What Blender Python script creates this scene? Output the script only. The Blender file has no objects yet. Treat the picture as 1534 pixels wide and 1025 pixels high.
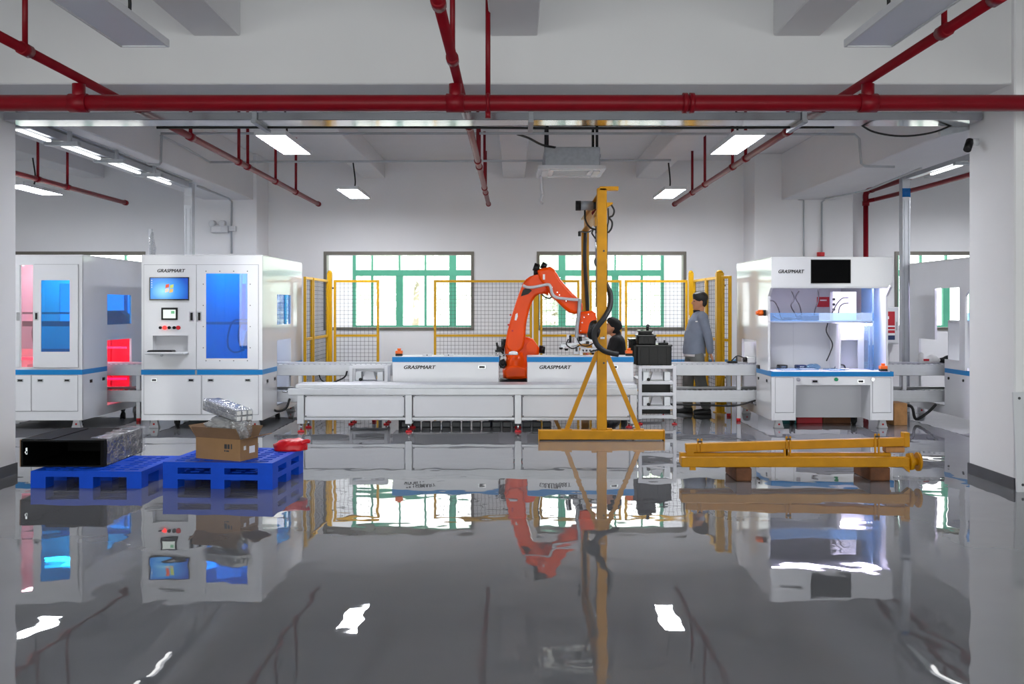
import bpy, bmesh, math, random
from mathutils import Vector, Matrix, noise as mnoise
random.seed(7)
PI = math.pi
scene = bpy.context.scene
col = scene.collection

# ------------------------------------------------------------------ camera, world, exposure
F, CX, CY, EYE = 1450.0, 770.0, 460.0, 1.55
cam_data = bpy.data.cameras.new('camera')
cam_data.sensor_width = 36.0
cam_data.lens = 36.0 * F / 1534.0
cam_data.shift_x = -(CX - 767.0) / 1534.0
cam_data.shift_y = -(512.5 - CY) / 1534.0
cam_data.clip_end = 200
cam = bpy.data.objects.new('camera', cam_data)
cam.location = (0, 0, EYE)
cam.rotation_euler = (PI / 2, 0, 0)
col.objects.link(cam)
scene.camera = cam
scene.view_settings.view_transform = 'Standard'
scene.view_settings.look = 'None'
scene.view_settings.gamma = 1.0
scene.view_settings.use_curve_mapping = False
scene.view_settings.exposure = 0.3
SKY = 4.4          # overcast daylight
LED = 60.0         # ceiling light panels
world = bpy.data.worlds.new('overcast_sky')
scene.world = world
world.use_nodes = True
_nt = world.node_tree
_bg = _nt.nodes['Background']
_tc = _nt.nodes.new('ShaderNodeTexCoord')
_sep = _nt.nodes.new('ShaderNodeSeparateXYZ')
_rmp = _nt.nodes.new('ShaderNodeValToRGB')
_nt.links.new(_tc.outputs['Generated'], _sep.inputs[0])
_nt.links.new(_sep.outputs['Z'], _rmp.inputs[0])
_rmp.color_ramp.elements[0].color = (0.97, 0.98, 0.97, 1)
_rmp.color_ramp.elements[1].color = (0.93, 0.96, 1.0, 1)
_nt.links.new(_rmp.outputs[0], _bg.inputs[0])
_bg.inputs[1].default_value = SKY
scene.cycles.max_bounces = 10
scene.cycles.diffuse_bounces = 5
scene.cycles.glossy_bounces = 5
scene.cycles.transparent_max_bounces = 16
scene.cycles.sample_clamp_indirect = 4.0


def portal(x, y, z, w, h, facing):
    d = bpy.data.lights.new('daylight_portal', 'AREA')
    d.shape = 'RECTANGLE'
    d.size, d.size_y = w, h
    d.cycles.is_portal = True
    o = bpy.data.objects.new('daylight_portal', d)
    o.location = (x, y, z)
    o.rotation_euler = (PI / 2, 0, PI) if facing < 0 else (PI / 2, 0, 0)
    # an area light shines along its local -Z
    o.rotation_euler = (PI / 2 * (-1 if facing < 0 else 1), 0, 0)
    col.objects.link(o)


# ------------------------------------------------------------------ measuring
def PX(px, Y): return (px - CX) * Y / F
def PZ(py, Y): return EYE - (py - CY) * Y / F
def P(px, py, Y): return Vector((PX(px, Y), Y, PZ(py, Y)))


# ------------------------------------------------------------------ materials
def lin(c):
    if isinstance(c, str):
        c = c.lstrip('#')
        v = [int(c[i:i + 2], 16) / 255 for i in (0, 2, 4)]
        return tuple((x / 12.92 if x <= .04045 else ((x + .055) / 1.055) ** 2.4) for x in v)
    return c


MATS = {}


def mat(name, color, rough=.5, metal=0., var=.06, vscale=6., bump=0., bscale=40., emit=None, estr=0., coat=0., ior=1.5, detail=3., spec=.5):
    m = bpy.data.materials.new(name)
    m.use_nodes = True
    nt = m.node_tree
    b = nt.nodes['Principled BSDF']
    c = lin(color)
    b.inputs['Roughness'].default_value = rough
    b.inputs['Metallic'].default_value = metal
    b.inputs['IOR'].default_value = ior
    b.inputs['Specular IOR Level'].default_value = spec
    b.inputs['Coat Weight'].default_value = coat
    b.inputs['Coat Roughness'].default_value = .08
    tc = nt.nodes.new('ShaderNodeTexCoord')
    n = nt.nodes.new('ShaderNodeTexNoise')
    n.inputs['Scale'].default_value = vscale
    n.inputs['Detail'].default_value = detail
    nt.links.new(tc.outputs['Object'], n.inputs['Vector'])
    r = nt.nodes.new('ShaderNodeValToRGB')
    r.color_ramp.elements[0].position = .3
    r.color_ramp.elements[1].position = .7
    r.color_ramp.elements[0].color = tuple(x * (1 - var) for x in c) + (1,)
    r.color_ramp.elements[1].color = tuple(min(1, x * (1 + var)) for x in c) + (1,)
    nt.links.new(n.outputs['Fac'], r.inputs[0])
    nt.links.new(r.outputs[0], b.inputs['Base Color'])
    if bump:
        n2 = nt.nodes.new('ShaderNodeTexNoise')
        n2.inputs['Scale'].default_value = bscale
        n2.inputs['Detail'].default_value = 4
        nt.links.new(tc.outputs['Object'], n2.inputs['Vector'])
        bp = nt.nodes.new('ShaderNodeBump')
        bp.inputs['Strength'].default_value = bump
        bp.inputs['Distance'].default_value = .01
        nt.links.new(n2.outputs['Fac'], bp.inputs['Height'])
        nt.links.new(bp.outputs['Normal'], b.inputs['Normal'])
    if emit is not None:
        b.inputs['Emission Color'].default_value = lin(emit) + (1,)
        b.inputs['Emission Strength'].default_value = estr
    MATS[name] = m
    return m


def tinted(name, color, gloss=.12, rough=.02, bump=0., bscale=20., diffuse=None, dmix=0.):
    """a clear or coloured sheet: light passes straight through, tinted, under a glossy surface"""
    m = bpy.data.materials.new(name)
    m.use_nodes = True
    nt = m.node_tree
    nt.nodes.remove(nt.nodes['Principled BSDF'])
    out = nt.nodes['Material Output']
    t = nt.nodes.new('ShaderNodeBsdfTransparent')
    t.inputs[0].default_value = lin(color) + (1,)
    g = nt.nodes.new('ShaderNodeBsdfGlossy')
    g.inputs['Roughness'].default_value = rough
    fr = nt.nodes.new('ShaderNodeFresnel')
    fr.inputs[0].default_value = 1.45
    mth = nt.nodes.new('ShaderNodeMath')
    mth.operation = 'ADD'
    mth.inputs[1].default_value = gloss
    nt.links.new(fr.outputs[0], mth.inputs[0])
    mx = nt.nodes.new('ShaderNodeMixShader')
    geo = nt.nodes.new('ShaderNodeNewGeometry')
    inv = nt.nodes.new('ShaderNodeMath')
    inv.operation = 'SUBTRACT'
    inv.inputs[0].default_value = 1.
    nt.links.new(geo.outputs['Backfacing'], inv.inputs[1])
    mul = nt.nodes.new('ShaderNodeMath')
    mul.operation = 'MULTIPLY'
    nt.links.new(mth.outputs[0], mul.inputs[0])
    nt.links.new(inv.outputs[0], mul.inputs[1])
    nt.links.new(mul.outputs[0], mx.inputs[0])
    first = t
    if diffuse is not None:
        d = nt.nodes.new('ShaderNodeBsdfDiffuse')
        d.inputs[0].default_value = lin(diffuse) + (1,)
        m2 = nt.nodes.new('ShaderNodeMixShader')
        m2.inputs[0].default_value = dmix
        nt.links.new(t.outputs[0], m2.inputs[1])
        nt.links.new(d.outputs[0], m2.inputs[2])
        first = m2
    nt.links.new(first.outputs[0], mx.inputs[1])
    nt.links.new(g.outputs[0], mx.inputs[2])
    nt.links.new(mx.outputs[0], out.inputs[0])
    if bump:
        tc = nt.nodes.new('ShaderNodeTexCoord')
        n2 = nt.nodes.new('ShaderNodeTexNoise')
        n2.inputs['Scale'].default_value = bscale
        n2.inputs['Detail'].default_value = 3
        nt.links.new(tc.outputs['Object'], n2.inputs['Vector'])
        bp = nt.nodes.new('ShaderNodeBump')
        bp.inputs['Strength'].default_value = bump
        bp.inputs['Distance'].default_value = .05
        nt.links.new(n2.outputs['Fac'], bp.inputs['Height'])
        nt.links.new(bp.outputs['Normal'], g.inputs['Normal'])
    MATS[name] = m
    return m


def glow(name, color, strength):
    return mat(name, '#3a3a3a', .4, emit=color, estr=strength, var=.0)


def floor_material():
    m = bpy.data.materials.new('grey_epoxy')
    m.use_nodes = True
    nt = m.node_tree
    b = nt.nodes['Principled BSDF']
    tc = nt.nodes.new('ShaderNodeTexCoord')

    def noise(scale, detail, vec=None):
        n = nt.nodes.new('ShaderNodeTexNoise')
        n.inputs['Scale'].default_value = scale
        n.inputs['Detail'].default_value = detail
        nt.links.new((vec or tc.outputs['Object']), n.inputs['Vector'])
        return n
    n1 = noise(.6, 6)
    r = nt.nodes.new('ShaderNodeValToRGB')
    r.color_ramp.elements[0].position = .3
    r.color_ramp.elements[0].color = (.150, .153, .163, 1)
    r.color_ramp.elements[1].position = .72
    r.color_ramp.elements[1].color = (.195, .198, .206, 1)
    nt.links.new(n1.outputs['Fac'], r.inputs[0])
    # dusty specks
    n3 = noise(60, 2)
    r3 = nt.nodes.new('ShaderNodeValToRGB')
    r3.color_ramp.elements[0].position = .74
    r3.color_ramp.elements[0].color = (0, 0, 0, 1)
    r3.color_ramp.elements[1].position = .80
    r3.color_ramp.elements[1].color = (.35, .35, .35, 1)
    nt.links.new(n3.outputs['Fac'], r3.inputs[0])
    mx = nt.nodes.new('ShaderNodeMix')
    mx.data_type = 'RGBA'
    nt.links.new(r3.outputs[0], mx.inputs[0])
    nt.links.new(r.outputs[0], mx.inputs[6])
    mx.inputs[7].default_value = (.3, .3, .3, 1)
    nt.links.new(mx.outputs[2], b.inputs['Base Color'])
    n2 = noise(1.3, 5)
    mr = nt.nodes.new('ShaderNodeMapRange')
    mr.inputs[1].default_value = .35
    mr.inputs[2].default_value = .75
    mr.inputs[3].default_value = .004
    mr.inputs[4].default_value = .02
    nt.links.new(n2.outputs['Fac'], mr.inputs[0])
    nt.links.new(mr.outputs[0], b.inputs['Roughness'])
    b.inputs['IOR'].default_value = 1.7
    # the rolled-on resin is slightly wavy
    n4 = noise(3.2, 1.2)
    bp = nt.nodes.new('ShaderNodeBump')
    bp.inputs['Strength'].default_value = .5
    bp.inputs['Distance'].default_value = .0034
    nt.links.new(n4.outputs['Fac'], bp.inputs['Height'])
    nt.links.new(bp.outputs['Normal'], b.inputs['Normal'])
    return m


W_WALL = mat('white_wall_paint', '#e4e4e6', .7, var=.015, vscale=1.5, bump=.05, bscale=30)
W_CEIL = mat('white_ceiling_paint', '#dedee0', .8, var=.02, vscale=1.2, bump=.05, bscale=25)
W_PIL = mat('white_pillar_paint', '#e8e8ea', .65, var=.015, vscale=1.5, bump=.04, bscale=30)
FLOOR = floor_material()
BASEB = mat('dark_grey_skirting', '#4a4b50', .45, var=.08)
WHITE = mat('white_enamel', '#dddee1', .14, var=.012, vscale=2., coat=.4)
WHITE2 = mat('matt_white_panel', '#d6d7db', .45, var=.015, vscale=2.)
GREYW = mat('light_grey_panel', '#c9cbd0', .4, var=.02, vscale=2.)
BLUE = mat('blue_stripe_enamel', (.008, .20, .50), .35, var=.03, spec=.25)
BLACK = mat('black_plastic', '#0c0c0d', .4, var=.1, spec=.3)
BLACKG = mat('black_gloss', '#08090b', .12, var=.1)
BLACKM = mat('switched_off_screen', '#050506', .5, var=.05, ior=1.15)
BLACKS = mat('black_sheet_metal', '#0b0b0c', .65, var=.1, spec=.12)
REDACR = mat('red_plastic_sheet', (.75, .02, .06), .4, var=.03)
RUBBER = mat('black_rubber', '#121213', .6, var=.15)
DARK = mat('dark_grey_steel', '#3a3c40', .45, .3, var=.1)
ALU = mat('extruded_aluminium', '#b9bcc2', .38, .85, var=.05, vscale=8.)
ALUB = mat('anodised_aluminium', '#c4c6ca', .45, .55, var=.04, vscale=6.)
STEEL = mat('polished_steel_sheet', '#b4b6bb', .12, 1., var=.04, vscale=4.)
SEAM_GREY = mat('grey_seam_shade', '#8a8c90', .6, var=.03)  # grey standing in for the shade in the gaps round doors
CONDUIT = mat('grey_conduit_paint', '#b2b6bb', .5, var=.05)
GALV = mat('galvanised_steel', '#a4a8ae', .45, .4, var=.1, vscale=18.)
CHROME = mat('chrome', '#c8cacd', .15, 1., var=.03)
REDP = mat('red_pipe_enamel', (.20, .0015, .008), .4, var=.1, vscale=5., spec=.25)
REDM = mat('red_plastic', '#c81620', .4, var=.06)
YEL = mat('yellow_gantry_enamel', (.56, .25, .002), .42, spec=.25, var=.1, vscale=7., bump=.05, bscale=60)
YEL2 = mat('yellow_fence_enamel', (.56, .30, .004), .4, spec=.25, var=.05, vscale=4.)
WIRE = mat('dark_fence_wire', '#3a3c3e', .5, .4, var=.1)
ORANGE = mat('orange_robot_enamel', (.84, .072, .001), .3, var=.05, vscale=4., spec=.22)
ORANGEP = mat('orange_plastic', '#f06a18', .4, var=.05)
PALLET = mat('blue_pallet_plastic', (.002, .070, .60), .45, spec=.18, var=.1, vscale=5., bump=.03, bscale=80)
CARD = mat('brown_cardboard', '#9a7650', .8, var=.08, vscale=5., bump=.05, bscale=60)
CARDI = mat('cardboard_inside', '#84664a', .85, var=.1, vscale=5.)
WOOD = mat('dark_brown_timber', '#6a4024', .7, var=.3, vscale=9., bump=.2, bscale=40)
WOODL = mat('tan_timber', '#b0804e', .7, var=.2, vscale=9., bump=.2, bscale=40)
GREENF = mat('green_window_aluminium', '#3f8a70', .45, var=.05)
BROWNF = mat('grey_brown_window_frame', '#6b675f', .45, .3, var=.05)
LEDOFF = mat('unlit_light_diffuser', '#d6d8e2', .35, var=.01)
LEDON = glow('lit_light_diffuser', '#f6f8ff', LED)
TUBE = glow('lit_tube_diffuser', '#ffffff', 3.)
STRIP = glow('lit_led_strip', '#e6dcff', 34.)
REDLED = glow('red_led_strip', (1, .002, .02), 9.)
CABINET_GLOW = glow('added_cabinet_glow', '#f0f4ff', 55.)  # added glow inside the enclosed machines, behind their blue panes
REDBTN = glow('lit_red_button', '#ff2018', 2.2)
HMI = glow('lit_touch_screen', '#e8f4ec', .9)
GLASS = tinted('clear_window_glass', '#fcfdfc', .0)
BLUEA = tinted('blue_acrylic', (.04, .46, .95), .05, diffuse=(.01, .17, .68), dmix=.30)
CYANA = tinted('light_blue_acrylic', (.09, .60, .90), .03, diffuse=(.01, .26, .7), dmix=.2)
PINKA = tinted('pink_acrylic', (.94, .68, .71), .04, diffuse=(.8, .5, .55), dmix=.15)
PALEB = tinted('pale_blue_acrylic', (.45, .68, .88), .06, diffuse=(.4, .6, .8), dmix=.2)
FILM = tinted('clear_stretch_film', (.86, .87, .88), .14, .12, bump=1., bscale=14, diffuse=(.75, .75, .78), dmix=.14)
BAG = tinted('grey_plastic_bag', (.6, .61, .63), .22, .18, bump=.9, bscale=22, diffuse=(.45, .46, .48), dmix=.65)
REDBAG = mat('red_plastic_bag', '#d8101e', .35, var=.1, bump=.5, bscale=30)
SKIN = mat('skin', '#b98262', .55, var=.05)
HAIR = mat('black_hair', '#0d0c0c', .5, var=.2, vscale=40, bump=.3, bscale=120)
JACKET = mat('grey_blue_work_jacket', '#737b8a', .8, var=.06, vscale=12, bump=.25, bscale=18)
TROUS = mat('grey_trousers', '#6a6c6a', .85, var=.06, vscale=12, bump=.25, bscale=18)
SHIRT = mat('white_cotton', '#e4e0e2', .8, var=.03)
BLKCLOTH = mat('black_cloth', '#111113', .85, var=.15, vscale=14, bump=.3, bscale=20)
DARKCLOTH = mat('dark_grey_cloth', '#2a2b30', .85, var=.1, bump=.2, bscale=18)
SHOE = mat('black_shoe', '#1a1a1c', .5, var=.1)
PAPER = mat('white_paper', '#f0f0f0', .7, var=.01)
REDPOST = mat('red_print', '#b81828', .5, var=.05)
NAVY = mat('navy_print', '#20345e', .5, var=.05)
TEAL = mat('teal_plastic', '#0e6a70', .5, var=.08)
INK = mat('black_ink', '#0a0a0c', .5, var=.0)
LEAF = mat('pale_green_leaves', (.80, .86, .76), .8, var=.04, vscale=2.)
BARK = mat('grey_bark', '#b0a694', .9, var=.1, vscale=8.)
CONC = mat('pale_concrete', '#c4c2ba', .9, var=.06, vscale=2.)


def screen_material():
    m = bpy.data.materials.new('blue_desktop_screen')
    m.use_nodes = True
    nt = m.node_tree
    b = nt.nodes['Principled BSDF']
    b.inputs['Base Color'].default_value = (.01, .02, .04, 1)
    b.inputs['Roughness'].default_value = .15
    tc = nt.nodes.new('ShaderNodeTexCoord')
    mp = nt.nodes.new('ShaderNodeMapping')
    mp.inputs['Location'].default_value = (-.38, 0, -.3)
    mp.inputs['Scale'].default_value = (1.1, 0, .8)
    nt.links.new(tc.outputs['Generated'], mp.inputs[0])
    g = nt.nodes.new('ShaderNodeTexGradient')
    g.gradient_type = 'SPHERICAL'
    nt.links.new(mp.outputs[0], g.inputs[0])
    r = nt.nodes.new('ShaderNodeValToRGB')
    r.color_ramp.elements[0].position = .25
    r.color_ramp.elements[0].color = lin('#0d46b4') + (1,)
    r.color_ramp.elements[1].position = 1.
    r.color_ramp.elements[1].color = lin('#8fdcff') + (1,)
    e = r.color_ramp.elements.new(.65)
    e.color = lin('#2b8fe8') + (1,)
    nt.links.new(g.outputs[0], r.inputs[0])
    nt.links.new(r.outputs[0], b.inputs['Emission Color'])
    b.inputs['Emission Strength'].default_value = .95
    return m


SCREEN = screen_material()

# ------------------------------------------------------------------ building
ROOT_M = {}


class B:
    def __init__(s):
        s.bm = bmesh.new()

    def _bev(s, verts, bev, seg):
        if bev:
            es = list({e for v in verts for e in v.link_edges})
            bmesh.ops.bevel(s.bm, geom=es, offset=bev, segments=seg, affect='EDGES', profile=.5, clamp_overlap=True)

    def box(s, x0, x1, y0, y1, z0, z1, bev=0., seg=1):
        if x0 > x1: x0, x1 = x1, x0
        if y0 > y1: y0, y1 = y1, y0
        if z0 > z1: z0, z1 = z1, z0
        v = [s.bm.verts.new(p) for p in ((x0, y0, z0), (x1, y0, z0), (x1, y1, z0), (x0, y1, z0), (x0, y0, z1), (x1, y0, z1), (x1, y1, z1), (x0, y1, z1))]
        for f in ((3, 2, 1, 0), (4, 5, 6, 7), (0, 1, 5, 4), (1, 2, 6, 5), (2, 3, 7, 6), (3, 0, 4, 7)):
            s.bm.faces.new([v[i] for i in f])
        s._bev(v, bev, seg)
        return s

    def bar(s, p0, p1, w, h, up=(0, 0, 1), bev=0.):
        p0, p1, up = Vector(p0), Vector(p1), Vector(up)
        d = (p1 - p0).normalized()
        if abs(d.dot(up)) > .99: up = Vector((0, 1, 0))
        a = d.cross(up).normalized() * (w / 2)
        b = a.cross(d).normalized() * (h / 2)
        v = [s.bm.verts.new(p + i * a + j * b) for p in (p0, p1) for i, j in ((-1, -1), (1, -1), (1, 1), (-1, 1))]
        for f in ((0, 1, 2, 3), (7, 6, 5, 4), (0, 4, 5, 1), (1, 5, 6, 2), (2, 6, 7, 3), (3, 7, 4, 0)):
            s.bm.faces.new([v[i] for i in f])
        s._bev(v, bev, 1)
        return s

    def cyl(s, p0, p1, r, n=14, r2=None):
        p0, p1 = Vector(p0), Vector(p1)
        r2 = r if r2 is None else r2
        d = (p1 - p0).normalized()
        u = d.orthogonal().normalized()
        w = d.cross(u)
        rings = []
        for p, rr in ((p0, r), (p1, r2)):
            rings.append([s.bm.verts.new(p + rr * (math.cos(2 * PI * i / n) * u + math.sin(2 * PI * i / n) * w)) for i in range(n)])
        for i in range(n):
            f = s.bm.faces.new((rings[0][i], rings[0][(i + 1) % n], rings[1][(i + 1) % n], rings[1][i]))
            f.smooth = True
        s.bm.faces.new(rings[0][::-1])
        s.bm.faces.new(rings[1])
        return s

    def tube(s, pts, r, n=8, smooth=True):
        pts = [Vector(p) for p in pts]
        if smooth and len(pts) > 2:
            q = [pts[0] * 2 - pts[1]] + pts + [pts[-1] * 2 - pts[-2]]
            out = []
            for i in range(1, len(q) - 2):
                for k in range(5):
                    t = k / 5
                    a, b, c, d = q[i - 1], q[i], q[i + 1], q[i + 2]
                    out.append(.5 * ((2 * b) + (c - a) * t + (2 * a - 5 * b + 4 * c - d) * t * t + (3 * b - a - 3 * c + d) * t ** 3))
            out.append(pts[-1])
            pts = out
        rings = []
        prev = None
        for i, p in enumerate(pts):
            d = (pts[min(i + 1, len(pts) - 1)] - pts[max(i - 1, 0)])
            if d.length < 1e-9: d = Vector((0, 0, 1))
            d.normalize()
            u = d.orthogonal().normalized() if prev is None else (prev - d * prev.dot(d))
            if u.length < 1e-6: u = d.orthogonal()
            u.normalize()
            prev = u
            w = d.cross(u)
            rings.append([s.bm.verts.new(p + r * (math.cos(2 * PI * k / n) * u + math.sin(2 * PI * k / n) * w)) for k in range(n)])
        for a, b in zip(rings, rings[1:]):
            for k in range(n):
                f = s.bm.faces.new((a[k], a[(k + 1) % n], b[(k + 1) % n], b[k]))
                f.smooth = True
        s.bm.faces.new(rings[0][::-1])
        s.bm.faces.new(rings[-1])
        return s

    def prism(s, pts, axis, a0, a1, bev=0., seg=1):
        """2-D outline pushed along an axis; for 'y' the outline is (x, z), for 'x' (y, z), for 'z' (x, y)"""
        def to3(p, a):
            return {'y': (p[0], a, p[1]), 'x': (a, p[0], p[1]), 'z': (p[0], p[1], a)}[axis]
        lo = [s.bm.verts.new(to3(p, a0)) for p in pts]
        hi = [s.bm.verts.new(to3(p, a1)) for p in pts]
        n = len(pts)
        fs = [s.bm.faces.new(lo[::-1]), s.bm.faces.new(hi)]
        for i in range(n):
            fs.append(s.bm.faces.new((lo[i], lo[(i + 1) % n], hi[(i + 1) % n], hi[i])))
        bmesh.ops.recalc_face_normals(s.bm, faces=fs)
        if bev:
            es = list({e for f in fs[:2] for e in f.edges})
            res = bmesh.ops.bevel(s.bm, geom=es, offset=bev, segments=seg, affect='EDGES', profile=.5, clamp_overlap=True)
            if seg > 1:
                for f in res['faces']: f.smooth = True
        return s

    def sheet(s, axis, u0, u1, v0, v1, d0, d1, holes=()):
        """a plate with rectangular holes, one connected shape"""
        us = sorted({u0, u1, *[h[0] for h in holes], *[h[1] for h in holes]})
        vs = sorted({v0, v1, *[h[2] for h in holes], *[h[3] for h in holes]})
        us = [u for u in us if u0 - 1e-6 <= u <= u1 + 1e-6]
        vs = [v for v in vs if v0 - 1e-6 <= v <= v1 + 1e-6]

        def to3(u, v, d):
            return {'y': (u, d, v), 'x': (d, u, v), 'z': (u, v, d)}[axis]
        cell = {}
        for i in range(len(us) - 1):
            for j in range(len(vs) - 1):
                cu, cv = (us[i] + us[i + 1]) / 2, (vs[j] + vs[j + 1]) / 2
                cell[i, j] = not any(h[0] < cu < h[1] and h[2] < cv < h[3] for h in holes)
        vt = {}

        def V(i, j, k):
            if (i, j, k) not in vt: vt[i, j, k] = s.bm.verts.new(to3(us[i], vs[j], (d0, d1)[k]))
            return vt[i, j, k]
        fs = []
        for (i, j), on in cell.items():
            if not on: continue
            fs.append(s.bm.faces.new((V(i, j, 0), V(i + 1, j, 0), V(i + 1, j + 1, 0), V(i, j + 1, 0))))
            fs.append(s.bm.faces.new((V(i, j + 1, 1), V(i + 1, j + 1, 1), V(i + 1, j, 1), V(i, j, 1))))
            for di, dj, a, b in ((-1, 0, (i, j), (i, j + 1)), (1, 0, (i + 1, j + 1), (i + 1, j)), (0, -1, (i + 1, j), (i, j)), (0, 1, (i, j + 1), (i + 1, j + 1))):
                if not cell.get((i + di, j + dj), False):
                    fs.append(s.bm.faces.new((V(*a, 0), V(*b, 0), V(*b, 1), V(*a, 1))))
        bmesh.ops.recalc_face_normals(s.bm, faces=fs)
        return s

    def ring(s, center, axis, R, r, n=20, m=8):
        c = Vector(center)
        ax = Vector(axis).normalized()
        u = ax.orthogonal().normalized()
        w = ax.cross(u)
        rr = []
        for i in range(n):
            a = 2 * PI * i / n
            d = math.cos(a) * u + math.sin(a) * w
            rr.append([s.bm.verts.new(c + d * (R + r * math.cos(2 * PI * k / m)) + ax * r * math.sin(2 * PI * k / m)) for k in range(m)])
        for i in range(n):
            for k in range(m):
                f = s.bm.faces.new((rr[i][k], rr[(i + 1) % n][k], rr[(i + 1) % n][(k + 1) % m], rr[i][(k + 1) % m]))
                f.smooth = True
        return s

    def ell(s, c, rad, rot=None, sub=3):
        ret = bmesh.ops.create_icosphere(s.bm, subdivisions=sub, radius=1.)
        M = Matrix.Translation(Vector(c)) @ (rot.to_4x4() if rot else Matrix.Identity(4)) @ Matrix.Diagonal((*rad, 1))
        bmesh.ops.transform(s.bm, matrix=M, verts=ret['verts'])
        for v in ret['verts']:
            for f in v.link_faces: f.smooth = True
        return s

    def loft(s, rings, n=16):
        """stacked ellipses (centre, rx, ry), closed at both ends"""
        rr = [[s.bm.verts.new((c[0] + rx * math.cos(2 * PI * k / n), c[1] + ry * math.sin(2 * PI * k / n), c[2])) for k in range(n)] for c, rx, ry in rings]
        fs = []
        for a, b in zip(rr, rr[1:]):
            for k in range(n):
                fs.append(s.bm.faces.new((a[k], a[(k + 1) % n], b[(k + 1) % n], b[k])))
        fs += [s.bm.faces.new(rr[0][::-1]), s.bm.faces.new(rr[-1])]
        for f in fs: f.smooth = True
        bmesh.ops.recalc_face_normals(s.bm, faces=fs)
        return s

    def caps(s, pts):
        """chain of balls joined by cones: [(point, radius), ...]"""
        for p, r in pts:
            s.ell(p, (r, r, r), sub=2)
        for (p, r), (q, t) in zip(pts, pts[1:]):
            s.cyl(p, q, r, 14, t)
        return s

    def move(s, M):
        bmesh.ops.transform(s.bm, matrix=M, verts=s.bm.verts[:])
        return s

    def build(s, name, material, parent=None, local=False, remesh=0., smooth=0):
        me = bpy.data.meshes.new(name)
        off = Vector((0, 0, 0))
        if parent is not None:
            if not local:
                bmesh.ops.transform(s.bm, matrix=ROOT_M[parent.name].inverted(), verts=s.bm.verts[:])
        elif not local and s.bm.verts:
            xs = [v.co.x for v in s.bm.verts]
            ys = [v.co.y for v in s.bm.verts]
            zs = [v.co.z for v in s.bm.verts]
            off = Vector(((min(xs) + max(xs)) / 2, (min(ys) + max(ys)) / 2, min(zs)))
            bmesh.ops.translate(s.bm, verts=s.bm.verts[:], vec=-off)
        s.bm.to_mesh(me)
        s.bm.free()
        o = bpy.data.objects.new(name, me)
        o.location = off
        if remesh:
            col.objects.link(o)
            md = o.modifiers.new('r', 'REMESH')
            md.mode = 'VOXEL'
            md.voxel_size = remesh
            if smooth:
                sm = o.modifiers.new('s', 'SMOOTH')
                sm.iterations = smooth
                sm.factor = .5
            dg = bpy.context.evaluated_depsgraph_get()
            me2 = bpy.data.meshes.new_from_object(o.evaluated_get(dg))
            o.modifiers.clear()
            o.data = me2
            me2.name = name
            for p in me2.polygons: p.use_smooth = True
            bpy.data.meshes.remove(me)
            me = me2
            col.objects.unlink(o)
        me.materials.clear()
        me.materials.append(material)
        col.objects.link(o)
        if parent is not None:
            o.parent = parent
            ROOT_M[o.name] = ROOT_M[parent.name]
        else:
            ROOT_M[o.name] = Matrix.Translation(off)
        return o


def tag(o, label=None, cat=None, group=None, kind=None):
    if label: o['label'] = label
    if cat: o['category'] = cat
    if group: o['group'] = group
    if kind: o['kind'] = kind
    return o


def thing(name, label, cat, loc=(0, 0, 0), rz=0., group=None, kind=None):
    o = bpy.data.objects.new(name, None)
    o.empty_display_size = .1
    o.location = loc
    o.rotation_euler = (0, 0, rz)
    col.objects.link(o)
    ROOT_M[o.name] = Matrix.Translation(Vector(loc)) @ Matrix.Rotation(rz, 4, 'Z')
    return tag(o, label, cat, group, kind)


def dup(o, parent=None, loc=None, rz=None, label=None, group=None):
    c = o.copy()
    col.objects.link(c)
    if parent is not None:
        c.parent = parent
    else:
        if loc is not None: c.location = loc
        if rz is not None: c.rotation_euler = (0, 0, rz)
        if label: c['label'] = label
        if group: c['group'] = group
    for ch in list(o.children):
        dup(ch, c)
    return c


def shift(o, d):
    o.location = Vector(o.location) + Vector(d)
    return o


def text(body, x, y, z, width, height, material, parent, shear=.28, face='-y'):
    cu = bpy.data.curves.new('logo_lettering', 'FONT')
    cu.body = body
    cu.size = 1.
    cu.shear = shear
    cu.offset = 0.
    cu.extrude = .02
    cu.resolution_u = 2
    tmp = bpy.data.objects.new('logo_lettering', cu)
    col.objects.link(tmp)
    dg = bpy.context.evaluated_depsgraph_get()
    me = bpy.data.meshes.new_from_object(tmp.evaluated_get(dg))
    bpy.data.objects.remove(tmp)
    # heavier strokes: the outline struck several times, each a hair aside
    bm = bmesh.new()
    for dx, dy, dz in ((0, 0, 0), (.03, .012, .001), (-.03, -.012, .002), (.03, -.012, .003), (-.03, .012, .004), (.0, .016, .005), (0, -.016, .006)):
        cp = me.copy()
        cp.transform(Matrix.Translation((dx, dy, dz)))
        bm.from_mesh(cp)
        bpy.data.meshes.remove(cp)
    bm.to_mesh(me)
    bm.free()
    xs = [v.co.x for v in me.vertices]
    ys = [v.co.y for v in me.vertices]
    sx, sy = width / (max(xs) - min(xs)), height / (max(ys) - min(ys))
    M = ROOT_M[parent.name].inverted()
    for v in me.vertices:
        p = Vector((x + (v.co.x - min(xs)) * sx, y - v.co.z * .05, z + (v.co.y - min(ys)) * sy))
        v.co = M @ p
    me.materials.clear()
    me.materials.append(material)
    o = bpy.data.objects.new('logo_lettering', me)
    col.objects.link(o)
    o.parent = parent
    ROOT_M[o.name] = ROOT_M[parent.name]
    return o


def struct(b, name, material, label, cat, parent=None):
    o = b.build(name, material, parent)
    if parent is None:
        tag(o, label, cat, None, 'structure')
    return o

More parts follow.
